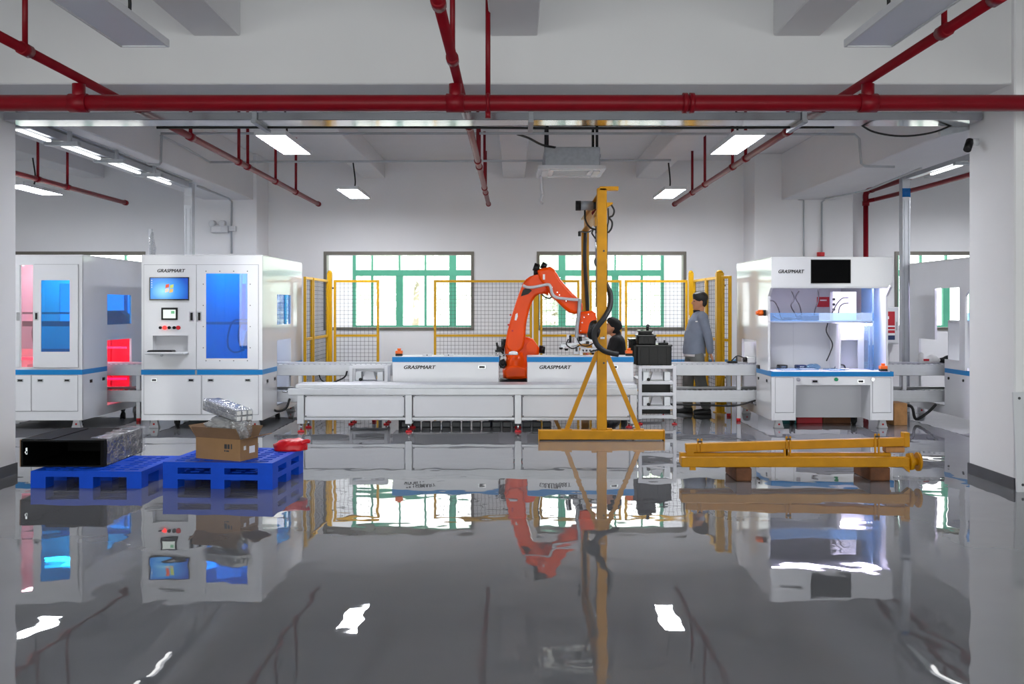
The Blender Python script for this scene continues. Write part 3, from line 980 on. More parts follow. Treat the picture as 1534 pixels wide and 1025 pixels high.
# touch panel
hm = B().sheet('y', mx(242.5), mx(266.7), mz(479.5), mz(461), YF - .022, YF - .008, [(mx(245), mx(264), mz(477), mz(464))]).build('touch_panel', BLACK, t)
B().box(mx(245), mx(264), YF - .016, YF - .01, mz(477), mz(464)).build('touch_screen', HMI, hm)
B().box(mx(257), mx(262), YF - .0175, YF - .016, mz(470), mz(466)).build('screen_icon', glow('green_icon', '#70c890', .7), hm)
for px, m_, r, nm in ((241, BLACK, .018, 'key_switch'), (247.5, REDBTN, .026, 'lit_button'), (254.3, BLACK, .02, 'button'), (261.7, BLACK, .02, 'button'), (268, REDM, .026, 'stop_button')):
    B().cyl((mx(px), YF - .03, mz(491)), (mx(px), YF - .008, mz(491)), r, 14).build(nm, m_, t)
# keyboard niche, tray, keyboard
B().box(kx0, kx1, YF + .12, YF + .14, kz0, kz1).build('niche_back', WHITE2, t)
for a, b in ((kx0 - .012, kx0), (kx1, kx1 + .012)):
    B().box(a, b, YF + .031, YF + .12, kz0, kz1).build('niche_side', WHITE2, t)
B().box(kx0, kx1, YF + .031, YF + .12, kz1, kz1 + .012).build('niche_top', WHITE2, t)
B().box(kx0, kx1, YF + .031, YF + .12, kz0 - .012, kz0).build('niche_floor', WHITE2, t)
tr = B().prism([(mx(224), YF - .17), (mx(282), YF - .17), (mx(284), YF + .1), (mx(227), YF + .1)], 'z', kz0 - .02, kz0 + .012, .01, 2).build('keyboard_tray', WHITE, t)
B().cyl((mx(250), YF - .19, kz0 - .03), (mx(250), YF - .168, kz0 - .03), .016, 10).build('tray_knob', GALV, t)
kb = thing('keyboard', 'black keyboard lying on the white pull-out tray', 'keyboard', (mx(246), YF - .07, kz0 + .012))
B().box(mx(227), mx(264), YF - .155, YF - .01, kz0 + .0125, kz0 + .026, .004).build('keyboard_case', BLACK, kb)
kk = B()
for r in range(5):
    for c in range(14):
        kk.box(mx(228.2) + c * .0214, mx(228.2) + c * .0214 + .017, YF - .148 + r * .026, YF - .127 + r * .026, kz0 + .026, kz0 + .031)
tag(kk.build('keys', RUBBER, kb), kind='stuff')
# lower doors
for a, b, hs in ((dl, mx(301), (231.5, 286.5)), (mx(303), dr, (316, 371.5))):
    seam_shade(a, b, mz(621), mz(562.5), t)
    d = B().box(a, b, YF - .008, YF, mz(621), mz(562.5), .003).build('lower_door', WHITE, t)
    for h in hs: pull(mx(h), mz(569.5), YF - .008, d)
# inside the blue window: cabinet panels, crossbar and hoses
B().box(mx(300), mx(340), 12.95, 12.98, .9, 2.1).build('inner_panel', GREYW, t)
B().box(mx(345), mx(385), 13.0, 13.03, .9, 2.1).build('inner_panel', GREYW, t)
B().box(X0 + .03, X1 - .03, 12.6, 12.64, mz(487), mz(483)).build('inner_crossbar', BLACK, t)
B().tube([P(371, 479, 12.55), P(350, 481, 12.55), P(342, 500, 12.55), P(342, 520, 12.55), P(352, 528, 12.55), P(366, 524, 12.6)], .012, 6).build('inner_hose', RUBBER, t)
B().tube([P(360, 486, 12.6), P(357, 505, 12.6), P(362, 524, 12.6)], .014, 6).build('inner_hose', RUBBER, t)
B().prism([(mx(352), mz(525)), (mx(368), mz(525)), (mx(364), mz(505)), (mx(358), mz(497))], 'y', 12.62, 12.72).build('inner_gripper', DARK, t)

# ---- enclosed machine with red light, beside the left pillar
X1b = mx(123)
X0b = X1b - 1.6
t, z0, z1, zs0, zs1 = closed_cabinet('enclosed_machine', 'white enclosed machine glowing red inside, beside the left pillar', X0b, X1b)
gx0, gx1 = mx(31.5), mx(50.5)
ga, gb = mz(550), mz(397)
B().sheet('y', X0b, X1b, z0, z1, YF, YF + .03, [(gx0, gx1, ga, gb), (mx(60), mx(107), mz(529), mz(418))]).build('front_frame', WHITE, t)
B().box(gx0 - .005, gx1 + .005, YF + .012, YF + .018, ga - .005, gb + .005).build('pink_pane', PINKA, t)
B().box(X0b - .004, X1b + .004, YF - .006, YF, zs0, zs1).build('blue_stripe', BLUE, t)
seam_shade(mx(50.5) + .01, mx(117.5), mz(550.5), mz(396.5), t)
d = B().sheet('y', mx(50.5), mx(117.5), mz(550.5), mz(396.5), YF - .02, YF, [(mx(62.5), mx(105.5), mz(527), mz(420))]).build('window_door', WHITE, t)
B().box(mx(62.5), mx(105.5), YF - .014, YF - .008, mz(527), mz(420)).build('blue_pane', CYANA, d)
B().sheet('y', mx(53), mx(59), mz(480), mz(467.5), YF - .027, YF - .02, [(mx(54.2), mx(57.5), mz(478.5), mz(469))]).build('handle', CHROME, d)
B().box(mx(54.2), mx(57.5), YF - .022, YF - .018, mz(478.5), mz(469)).build('handle_pocket', BLACK, d)
d = B().box(X0b + .05, gx0 - .01, YF - .008, YF, mz(550.5), mz(396.5), .003).build('left_door', WHITE, t)
B().box(mx(25.5), mx(30), YF - .016, YF - .008, mz(480.5), mz(468)).build('handle', CHROME, d)
for a, b, hs in ((X0b + .05, mx(46.5), (31,)), (mx(48), mx(116.5), (61, 101))):
    seam_shade(a, b, mz(616), mz(562.5), t)
    d = B().box(a, b, YF - .008, YF, mz(616), mz(562.5), .003).build('lower_door', WHITE, t)
    for h in hs: pull(mx(h), mz(570), YF - .008, d)
B().box(X0b + .03, X1b - .03, 12.7, 12.76, mz(490), mz(482)).build('inner_crossbar', BLACK, t)
B().box(X0b + .03, X1b - .03, 12.72, 12.76, mz(471), mz(468)).build('inner_crossbar', DARK, t)
B().box(X0b + .03, X1b - .03, 12.95, 13.0, mz(526), mz(484)).build('inner_panel', GREYW, t)
B().box(X0b + .25, X0b + .31, 12.6, 12.66, .8, 2.1).build('inner_upright', ALU, t)
B().box(X0b + .05, X1b - .05, 14.42, 14.44, .15, 1.15).build('red_panel', REDACR, t)
B().box(X1b - .5, X1b - .44, 14.2, 14.26, .15, 1.15).build('red_upright', REDACR, t)
B().box(X0b + .1, X1b - .06, 13.0, 13.03, .84, .87).build('red_strip', REDLED, t)
B().box(X0b + .1, X1b - .1, CY1 + .05, CY1 + .08, .95, .98).build('red_strip', REDLED, t)
B().box(X0b + .1, X1b - .1, CY1 + .05, CY1 + .08, .5, .53).build('red_strip', REDLED, t)
B().tube([(mx(40), 12.5, 1.32), (mx(38), 12.5, 1.2), (mx(41), 12.5, 1.0), (mx(39), 12.55, .84)], .025, 8).build('inner_hose', RUBBER, t)

B().box(X1b - .62, X1b - .04, 13.95, 14.2, 1.27, 1.29).build('inner_shelf', GREYW, t)
B().prism([(X1b - .56, 1.291), (X1b - .1, 1.291), (X1b - .12, 1.42), (X1b - .2, 1.5), (X1b - .46, 1.5), (X1b - .53, 1.43)], 'y', 13.98, 14.17, .01).build('inner_unit', BLACK, t)

# ---- open workstations
def station(label, X0, X1, open_side, has_logo):
    t = thing('open_workstation', label, 'workstation', ((X0 + X1) / 2, 13, 0), 0)
    zt0, zt1, yb = mz(564), mz(557), 14.2
    zb = .11
    H0, H1 = mz(432), mz(385)
    slot = [(CY0, CY1, .22, 1.1)]
    win = [(12.62, 13.35, zt1 + .12, mz(430))] if open_side else []
    # shaped side wall: the head juts out over the work place
    for a, b in ((X0, X0 + .03), (X1 - .03, X1)):
        s = B().sheet('x', 12.46, yb, zt1, H1, a, b, (slot if not open_side else [(CY0, CY1, .5, 1.1)]) + win)
        s.prism([(YF + .02, H1), (12.46, H1), (12.46, H0 - .1), (YF + .02, H0 + .02)], 'x', a, b)
        s.build('side_wall', WHITE, t)
        B().sheet('x', YF + .01, yb, zb, zt1, a, b, [(CY0, CY1, .22, zt1)]).build('base_side', WHITE, t)
        xo, d = (a, -.004) if a == X0 else (b, .004)
        B().box(a + min(d, 0), b + max(d, 0), YF, CY0 - .01, zt0, zt1).build('blue_stripe', BLUE, t)
        B().box(a + min(d, 0), b + max(d, 0), CY1 + .01, yb, zt0, zt1).build('blue_stripe', BLUE, t)
        for y in (12.5, 12.92):
            B().cyl((xo - .012 if a == X0 else xo, y, zt0 - .07), (xo if a == X0 else xo + .012, y, zt0 - .07), .018, 10).build('side_catch', BLACK, t)
    hd = B().prism([(X0, H0), (X1 - .07, H0), (X1 - .005, H0 + .09), (X1 - .005, H1), (X0, H1)], 'y', YF, YF + .02, .004).build('head_panel', WHITE, t)
    B().box(X0 + .03, X1 - .03, YF + .02, 12.95, H0 + .04, H0 + .06).build('head_floor', GREYW, t)
    B().box(X0, X1, YF + .02, yb, H1 - .015, H1, .004).build('roof_panel', WHITE, t)
    B().box(X0 + .01, X1 - .02, YF - .003, YF, H0 + .012, H0 + .02).build('head_lip', GREYW, t)
    if not open_side: B().box(X0 + .03, X1 - .03, yb - .03, yb, zt1 + .4, H1).build('rear_panel', WHITE2, t)
    B().box(X0 + .06, X1 - .1, 12.44, 12.56, H0 + .015, H0 + .038).build('glow_strip', STRIP, t)
    # table and base
    B().box(X0 + .03, X1 - .03, YF, CY0 - .02, zt1 - .03, zt1, .003).build('table_top', WHITE2, t)
    B().box(X0 - .004, X1 + .004, YF - .008, YF, zt0, zt1).build('blue_stripe', BLUE, t)
    k0, k1, kz = X0 + .31, X1 - .29, mz(577)
    bs = B().sheet('y', X0, X1, zb, zt0, YF, YF + .03, [(k0, k1, zb - .0, kz)]).build('base_front', WHITE, t)
    B().box(k0 - .03, k1 + .03, YF + .33, YF + .35, zb, kz + .02).build('recess_back', WHITE2, t)
    for a, b in ((k0 - .02, k0), (k1, k1 + .02)):
        B().box(a, b, YF + .03, YF + .33, zb, kz).build('recess_side', WHITE2, t)
    B().box(k0, k1, YF + .03, YF + .33, kz, kz + .02).build('recess_top', WHITE2, t)
    for a, b in ((X0 + .05, k0 - .03), (k1 + .03, X1 - .03)):
        seam_shade(a, b, zb + .1, zt0 - .02, t)
        B().box(a, b, YF - .007, YF, zb + .1, zt0 - .02, .003).build('base_door', WHITE, t)
        B().box(a - .02, b + .02, YF - .007, YF, zb, zb + .09, .003).build('kick_panel', WHITE, t)
    for f in (.357, .733):
        pull(X0 + (X1 - X0) * f, mz(571.5), YF, bs, .085, .042)
    for f, m_ in ((.22, CHROME), (.53, mat('green_button', '#0c8a5a', .4)), (.83, CHROME)):
        x = X0 + (X1 - X0) * f
        B().cyl((x, YF - .025, mz(568.5)), (x, YF, mz(568.5)), .024, 12).build('key_lock', m_, bs)
    # inner shelf, back panels and the lit side box
    yb2 = 13.0
    B().box(X0 + .03, X1 - .13, yb2, yb2 + .02, zt1, mz(484), .002).build('back_panel', WHITE2, t)
    B().box(X0 + .03 + .45, X0 + .03 + .456, yb2 - .002, yb2, zt1, mz(484)).build('panel_joint', GREYW, t)
    B().box(X0 + .03, X1 - .13, 12.62, yb2 + .02, mz(484), mz(481), .002).build('shelf', WHITE2, t)
    B().box(X0 + .03, X1 - .13, 12.6, 12.612, mz(481.5), mz(469)).build('shelf_guard', PALEB, t)
    B().box(X1 - .15, X1 - .13, 12.6, yb2, zt1, H0 + .04).build('divider', PALEB, t)
    bx0, bx1 = X1 - .6, X1 - .15
    B().sheet('y', bx0, bx1, zt1, mz(485), 12.9, 12.92, [(bx0 + .14, bx1 - .08, zt1 - .0, mz(512))]).build('fixture_front', WHITE, t)
    B().box(bx0, bx0 + .02, 12.55, 12.9, zt1, mz(485)).build('fixture_side', WHITE, t)
    B().box(bx0 + .02, bx1 - .02, 12.8, 12.84, mz(489), mz(486)).build('fixture_strip', STRIP, t)
    B().box(bx1 - .06, bx1 - .045, 12.56, 12.6, zt1 + .02, mz(490)).build('fixture_edge', PALEB, t)
    feet(t, [(X0 + .12, 12.4), (X1 - .1, 12.4), (X0 + .12, 14.1), (X1 - .12, 14.1)], [(X0 + .4, 12.75), (X1 - .35, 12.7)])
    return t, hd


X0s, X1s = mx(1152) + .03, mx(1338)
t, hd = station('white open workstation with a black screen and cables on its lit shelf', X0s, X1s, False, True)
text('GRASPMART', mx(1166), YF - .002, mz(409.5), mx(1205) - mx(1166), .046, INK, hd)
mn = B().sheet('y', mx(1214.5), mx(1274), mz(424.5), mz(389), YF - .012, YF, [(mx(1215.5), mx(1273), mz(423.5), mz(390))]).build('monitor', BLACK, t)
B().box(mx(1215.5), mx(1273), YF - .008, YF - .003, mz(423.5), mz(390)).build('monitor_screen', BLACKM, mn)
sb = B().cyl((X0s - .09, 12.6, mz(469)), (X0s - .03, 12.6, mz(469)), .04, 14)
sb.cyl((X0s - .12, 12.6, mz(469)), (X0s - .09, 12.6, mz(469)), .025, 12)
sb.build('stop_button', ORANGEP, t)
B().box(X0s - .03, X0s, 12.55, 12.65, mz(473.5), mz(464.5)).build('stop_button_base', BLACK, t)
t2, hd2 = station('white open workstation half hidden behind the right pillar', mx(1455), mx(1455) + 1.56, True, False)
estop(mx(1327), 12.38, mz(557), 'orange emergency stop box on the right end of the open workstation table')

# things on the workstation shelf and table
zsh = mz(481)
t = thing('network_switch', 'flat black box with cables on the workstation shelf', 'network switch', (mx(1228), 12.8, zsh))
B().box(mx(1215), mx(1243), 12.7, 12.9, zsh, zsh + .065, .006).build('case', BLACK, t)
for k in range(4):
    B().box(mx(1217 + 6 * k), mx(1221 + 6 * k), 12.697, 12.7, zsh + .02, zsh + .04).build('socket', DARK, t)
t = thing('power_adapter', 'small black power adapter among cables on the workstation shelf', 'adapter', (mx(1196), 12.8, zsh))
B().box(mx(1189), mx(1203), 12.75, 12.85, zsh, zsh + .04, .008).build('case', BLACK, t)
B().cyl((mx(1189), 12.8, zsh + .02), (mx(1187.5), 12.8, zsh + .02), .012, 8).build('plug', RUBBER, t)
lab = ['black cable hanging behind the shelf guard, leftmost in the workstation', 'twisted black cable left of the power adapter', 'black cable beside the twisted one', 'black cable from ceiling of workstation to flat black box', 'upper curved black cable right of the flat black box', 'lower curved black cable right of the flat black box', 'long thin black cable dangling below the workstation shelf', 'coiled cable lying along the shelf']
cabs = [[(1152, 450), (1160, 452), (1166, 462), (1170, 476), (1178, 480)], [(1186, 436), (1190, 448), (1185, 458), (1191, 470), (1194, 478)], [(1197, 436), (1192, 446), (1198, 458), (1201, 472)],
        [(1226, 434), (1226, 450), (1221, 464), (1220, 476)], [(1246, 470), (1254, 455), (1262, 447), (1271, 446)], [(1256, 470), (1258, 460), (1264, 455), (1271, 454)], [(1240, 484), (1238, 497), (1247, 515), (1243, 530), (1238, 541)], [(1158, 474), (1170, 479), (1190, 478), (1214, 477)]]
for l, c in zip(lab, cabs):
    y = 12.58 if 'dangling' in l else 12.72
    tag(B().tube([P(px, py, y + .01 * (i % 2)) for i, (px, py) in enumerate(c)], .008, 6).build('cable', RUBBER), l, 'cable')
t = thing('notice', 'small red notice hung behind the workstation shelf', 'sign', (mx(1234), 14.14, mz(460)))
B().box(PX(1225, 14.1), PX(1243, 14.1), 14.12, 14.14, PZ(460, 14.1), PZ(445, 14.1)).build('notice_board', REDPOST, t)
B().box(PX(1229, 14.1), PX(1239, 14.1), 14.115, 14.12, PZ(451, 14.1), PZ(449, 14.1)).build('pale_band', PAPER, t)
t = thing('socket_box', 'white socket box with black plugs at the right end of the workstation shelf', 'socket', (mx(1278), 12.9, zsh))
B().box(mx(1270), mx(1307), 12.86, 12.98, zsh, mz(436), .006).build('housing', WHITE, t)
for z in (448, 456, 464):
    B().cyl((mx(1271), 12.84, mz(z)), (mx(1271), 12.86, mz(z)), .018, 10).build('plug', BLACK, t)
zt = mz(557)
for i, (a, b, y0, y1, r) in enumerate(((1176, 1206, 12.45, 12.7, .05), (1208, 1236, 12.5, 12.78, -.1), (1246, 1270, 12.4, 12.62, .12))):
    t = thing('document_tray', 'flat white plate on the workstation table, ' + ['left of the three', 'in the middle of the three', 'right of the three'][i], 'tray', ((mx(a) + mx(b)) / 2, (y0 + y1) / 2, zt), r)
    w, d = (mx(b) - mx(a)) / 2, (y1 - y0) / 2
    B().box(-w, w, -d, d, 0, .012, .003).build('plate', WHITE2, t, True)
    B().sheet('z', -w, w, -d, d, .012, .02, [(-w + .01, w - .01, -d + .01, d - .01)]).build('rim', PALEB, t, True)
t = thing('bag', 'crumpled pale blue bag on the workstation table', 'bag', (mx(1238), 12.88, zt))
bb = B()
for k in range(7):
    bb.ell((mx(1232 + 2.2 * k), 12.86 + .02 * (k % 2), zt + .025 + .008 * (k % 3)), (.05, .05, .03), sub=2)
bb.build('bag_body', PALEB, t, remesh=.012, smooth=3)
t = thing('fixture_handle', 'dark handled fixture on the workstation table before the lit box', 'fixture', (mx(1274), 12.7, zt))
B().box(mx(1264), mx(1286), 12.62, 12.78, zt, zt + .02, .003).build('fixture_plate', ALU, t)
B().tube([(mx(1267), 12.7, zt + .02), (mx(1270), 12.7, zt + .06), (mx(1280), 12.7, zt + .06), (mx(1283), 12.7, zt + .02)], .01, 8).build('handle', DARK, t)
for i, (a, b, m_) in enumerate(((1151, 1167, BLACK), (1183, 1197, DARK), (1211, 1227, NAVY))):
    t = thing('tool_case', ['black tool case against the back panel, left', 'dark grey tool case against the back panel, middle', 'navy tool case against the back panel, right of the others'][i], 'case', (mx((a + b) / 2), 12.9, zt))
    B().box(mx(a) + .02, mx(b) + .02, 12.86, 12.98, zt, zt + .05, .008).build('case_body', m_, t)
    B().box(mx((a + b) / 2) - .01, mx((a + b) / 2) + .05, 12.852, 12.86, zt + .02, zt + .035).build('latch', CHROME, t)
t = thing('cloth', 'dark red cloth seen through the opening of the lit box', 'cloth', (mx(1291), 13.2, 1.0))
bb = B()
for dx, dz, r in ((0, 0, .07), (.05, .02, .06), (.09, -.03, .05), (.1, -.1, .045), (.02, -.02, .06)):
    bb.ell((mx(1296) + dx, 13.2, 1.08 + dz), (r, .03, r), sub=2)
bb.build('cloth_body', mat('dark_red_cloth', '#6a1a20', .9, bump=.2), t, remesh=.014, smooth=4)

# ---- conveyor lines
def conveyor(xa, xb, label, legs):
    t = thing('conveyor', label, 'conveyor', ((xa + xb) / 2, 13.45, 0), 0, 'two-level conveyor line')
    for nm, z0, z1 in (('upper', .62, .77), ('lower', .26, .42)):
        for y in (13.12, 13.72):
            b = B().box(xa, xb, y, y + .06, z0, z1, .004)
            for k in (1, 2):
                z = z0 + (z1 - z0) * k / 3
                b.box(xa, xb, y - .004, y, z - .012, z + .012)
            b.build(nm + '_side_beam', ALUB, t)
        B().box(xa, xb, 13.18, 13.72, z1 - .045, z1 - .03).build(nm + '_belt', DARK if nm == 'lower' else GREYW, t)
        tr = B()
        x = xa + .1
        while x < xb:
            tr.box(x - .02, x + .02, 13.18, 13.72, z0 + .02, z0 + .06)
            x += .6
        tr.build(nm + '_cross_ties', ALUB, t)
        st = B()
        x = xa + .03
        while x < xb - .03:
            st.box(x, x + .02, 13.13, 13.17, z1, z1 + .008)
            x += .07
        tag(st.build(nm + '_roller_studs', GALV, t), kind='stuff')
    for x in legs:
        for y in (13.125, 13.725):
            B().box(x - .025, x + .025, y + .005, y + .05, .04, .77 - .03).build('leg', ALUB, t)
            B().cyl((x, y + .025, 0), (x, y + .025, .04), .03, 10).build('foot_pad', REDM, t)
    return t
conveyor(-6.6, -1.62, 'two-level aluminium conveyor running through the enclosed machines', (-5.1, -2.9, -1.9))
conveyor(2.17, 6.9, 'two-level aluminium conveyor running through the open workstations', (3.05, 5.3))
# end lift racks of the conveyors
def rack(xa, xb, y0, y1, label, low):
    t = thing('lift_rack', label, 'rack', ((xa + xb) / 2, (y0 + y1) / 2, 0), 0, 'white lift racks at the conveyor ends')
    w = .045
    for x in (xa, xb - w):
        for y in (y0, y1 - w):
            B().box(x, x + w, y, y + w, .07, .77, .003).build('post', WHITE2, t)
            B().cyl((x + w / 2, y + w / 2, .015), (x + w / 2, y + w / 2, .07), .012, 8).build('foot_stem', CHROME, t)
            B().cyl((x + w / 2, y + w / 2, 0), (x + w / 2, y + w / 2, .015), .035, 12).build('foot_pad', REDM, t)
    for z in (.735, .53, .38, .2, .08):
        B().box(xa + w, xb - w, y0, y0 + w, z, z + .04, .003).build('front_rail', WHITE2, t)
        B().box(xa + w, xb - w, y1 - w, y1, z, z + .04, .003).build('rear_rail', WHITE2, t)
    for z in (.57, .24):
        B().box(xa + w, xb - w, y0 + w, y1 - w, z - .01, z, .0).build('shelf', GREYW, t)
        B().box(xa + .07, xa + .15, y0 + .07, y0 + .2, z, z + .12, .003).build('motor_bracket', ALU, t)
        B().box(xb - .15, xb - .07, y0 + .07, y0 + .2, z, z + .12, .003).build('motor_bracket', ALU, t)
        B().prism([(xa + .17, z + .02), (xb - .17, z + .02), (xb - .2, z + .12), (xa + .2, z + .12)], 'y', y0 + .08, y0 + .16).build('drive_cover', WHITE2, t)
        B().cyl((xa + .14, y0 + .04, z + .02), (xa + .14, y0 + .09, z + .02), .022, 10).build('knob', BLACK, t)
    B().box(xa + .05, xb - .05, y0 + .2, y0 + .22, .4, .53).build('dark_back', BLACK, t)
    B().box(xa + .05, xb - .05, y0 + .2, y0 + .22, .12, .19).build('dark_back', BLACK, t)
    return t
rack(1.64, 2.14, 12.75, 13.75, 'white aluminium lift rack carrying the black crates', False)
rack(PX(526, 12.9), PX(583, 12.9), 12.75, 13.05, 'white aluminium lift rack behind the long bench, left', False)
# black crates on the rack
def crate(x0, x1, y0, y1, z0, z1, label):
    t = thing('black_crate', label, 'crate', ((x0 + x1) / 2, (y0 + y1) / 2, z0), 0, 'black crates on the lift rack')
    c = B()
    c.box(x0, x1, y0, y0 + .012, z0, z1)
    c.box(x0, x1, y1 - .012, y1, z0, z1)
    c.box(x0, x0 + .012, y0, y1, z0, z1)
    c.box(x1 - .012, x1, y0, y1, z0, z1)
    c.box(x0, x1, y0, y1, z0, z0 + .01)
    c.build('tub', BLACK, t)
    B().box(x0 - .012, x1 + .012, y0 - .012, y1 + .012, z1 - .002, z1 + .022, .006).build('lid', BLACKG, t)
    for k in range(4):
        x = x0 + (x1 - x0) * (k + .5) / 4
        B().box(x - .008, x + .008, y0 - .008, y0, z0 + .01, z1 - .01).build('rib', BLACK, t)
    B().box(x1, x1 + .02, (y0 + y1) / 2 - .06, (y0 + y1) / 2 + .06, z1 - .06, z1 - .03).build('grip', BLACK, t)
    return t
cy_ = 12.85
crate(PX(955, cy_) - .01, PX(1006, cy_), 12.85, 13.2, .777, PZ(519, cy_), 'largest black crate, bottom of the stack on the white rack')
crate(PX(956, cy_), PX(983, cy_), 12.9, 13.1, PZ(516.5, cy_), PZ(504, cy_), 'middle black crate of the stack on the white rack')
crate(PX(959, cy_), PX(978, cy_), 12.92, 13.07, PZ(501.5, cy_), PZ(497.5, cy_), 'smallest flat black crate, on top of the stack')
crate(PX(944, 13.3), PX(956, 13.3) - .02, 13.26, 13.5, .777, PZ(510, 13.3), 'narrow black crate standing behind the stack on the white rack')
t = thing('camera_head', 'small black camera module on top of the black crates', 'camera', P(970, 495, 12.98))
p = P(970, 495, 12.98)
B().cyl(p, p + Vector((0, 0, .045)), .02, 10).build('stand', BLACK, t)
B().ell(p + Vector((.005, 0, .06)), (.028, .028, .024), sub=2).build('head', DARK, t)
t = thing('scanner', 'low black scanner lying on the large black crate', 'scanner', P(995, 517, 12.95))
p = P(993, 516.5, 12.95)
B().box(p.x - .06, p.x + .07, p.y - .05, p.y + .05, p.z, p.z + .03, .008).build('case', BLACK, t)
B().cyl((p.x + .02, p.y, p.z + .03), (p.x + .02, p.y, p.z + .06), .012, 8).build('knob', RUBBER, t)

# ---- long aluminium bench in front
t = thing('long_bench', 'long low aluminium profile bench with white panels, before the robot', 'bench', (-.55, 12.2, 0))
s1 = F / 11.95
def bx(px): return (px - CX) / s1
def bz(py): return EYE - (py - CY) / s1
lx = [bx(450), bx(612), bx(776), bx(949)]
zt, zr = bz(577), bz(592)
for y in (11.95, 12.38):
    fb = B().box(bx(431) if y < 12 else bx(446), bx(955), y, y + .08, zr, zt - .045, .004)
    for z in (.33, .66):
        zz = zr + (zt - .045 - zr) * z
        fb.box(bx(446), bx(955), y - .003, y, zz - .008, zz + .008)
    fb.build('top_rail', ALUB, t)
B().box(bx(441), bx(955), 12.0, 12.44, zt - .045, zt, .004).build('upper_rail', ALUB, t)
for i, x in enumerate(lx):
    for y in (11.953, 12.383):
        l = B().box(x - .042, x + .042, y, y + .074, .105, zr, .004)
        l.box(x - .012, x - .006, y - .002, y, .105, zr)
        l.box(x + .006, x + .012, y - .002, y, .105, zr)
        l.build('leg', ALUB, t)
        B().cyl((x, y + .037, .022), (x, y + .037, .105), .014, 10).build('foot_stem', CHROME, t)
        B().cyl((x, y + .037, 0), (x, y + .037, .022), .045, 14, .035).build('foot_pad', REDM, t)
for a, b in zip(lx, lx[1:]):
    B().box(a + .042, b - .042, 11.97, 12.03, .15, .185, .003).build('bottom_rail', ALUB, t)
    pn = B().box(a + .055, b - .055, 11.965, 11.975, .19, zr - .008, .004).build('white_panel', WHITE2, t)
    for x in (a + .065, b - .065):
        for z in (.2, zr - .02):
            B().cyl((x, 11.96, z), (x, 11.965, z), .008, 8).build('screw', DARK, pn)
B().cyl((bx(422), 11.99, zt - .085), (bx(431), 11.99, zt - .085), .012, 10).build('end_bolt', CHROME, t)

# ---- white box counters either side of the robot
def counter(px0, px1, label, lpx, hpx):
    Y = 12.6
    s = F / Y
    x0, x1 = (px0 - CX) / s, (px1 - CX) / s
    z = lambda py: EYE - (py - CY) / s
    t = thing('white_counter', label, 'counter', ((x0 + x1) / 2, 12.8, 0))
    B().box(x0, x1, Y, 13.0, .1, z(534) - .012, .005).build('body', WHITE, t)
    B().box(x0 - .004, x1 + .004, Y - .006, 13.004, z(542.5), z(535)).build('blue_stripe', BLUE, t)
    B().box(x0 + .004, x1 - .004, Y + .004, 12.996, z(534) - .012, z(534), .004).build('top_plate', WHITE2, t)
    text('GRASPMART', (lpx - CX) / s, Y - .002, z(553), 48 / s, .048, INK, t)
    pull((hpx - CX) / s, z(550), Y, t, .1, .04)
    for x in (x0 + .1, x1 - .1):
        for y in (12.68, 12.92):
            B().cyl((x, y, 0), (x, y, .1), .03, 10).build('levelling_foot', DARK, t)
    return z(534)
zc = counter(588, 747, 'white counter with blue edge left of the orange robot', 605, 722)
zc = counter(790, 949, 'white counter with blue edge behind the yellow gantry post', 808, 920)
estop(PX(598, 12.7), 12.7, zc, 'orange emergency stop box on the left end of the left counter')
estop(PX(942, 12.75), 12.75, zc, 'orange emergency stop box on the right end of the counter behind the gantry')
for i, px in enumerate((640, 672)):
    t = thing('sensor_block', 'small white sensor block on the left counter, ' + ['nearer its middle', 'right of the other'][i], 'sensor', (PX(px, 12.7), 12.7, zc))
    B().box(PX(px, 12.7) - .06, PX(px, 12.7) + .06, 12.68, 12.74, zc, zc + .025, .004).build('block', WHITE2, t)
    B().cyl((PX(px, 12.7), 12.675, zc + .012), (PX(px, 12.7), 12.68, zc + .012), .008, 8).build('lens', BLACK, t)
t = thing('beacon_lamp', 'round white lamp on the right end of the left counter', 'lamp', (PX(738, 12.7) + .06, 12.75, zc))
p = P(769, 530, 12.62)
B().cyl((PX(744, 12.75), 12.75, zc), (PX(744, 12.75), 12.75, zc + .03), .02, 10).build('stem', CHROME, t)
B().bar((PX(744, 12.75), 12.75, zc + .02), (p.x, p.y, p.z - .012), .01, .01).build('arm', CHROME, t)
B().loft([((p.x, p.y, p.z - .015), .06, .06), ((p.x, p.y, p.z + .005), .062, .062), ((p.x, p.y, p.z + .025), .05, .05), ((p.x, p.y, p.z + .035), .02, .02)]).build('dome', WHITE, t)

# low bench with blue edge by the back wall
t = thing('back_bench', 'low white bench with blue edge by the back wall behind the standing man', 'bench', (3.1, 16.4, 0))
B().box(2.1, 4.1, 16.25, 16.65, .1, .58, .006).build('body', WHITE2, t)
B().box(2.09, 4.11, 16.24, 16.66, .58, .65, .002).build('blue_edge', BLUE, t)
for x in (2.2, 4.0):
    for y in (16.32, 16.58):
        B().cyl((x, y, 0), (x, y, .1), .03, 10).build('foot', DARK, t)

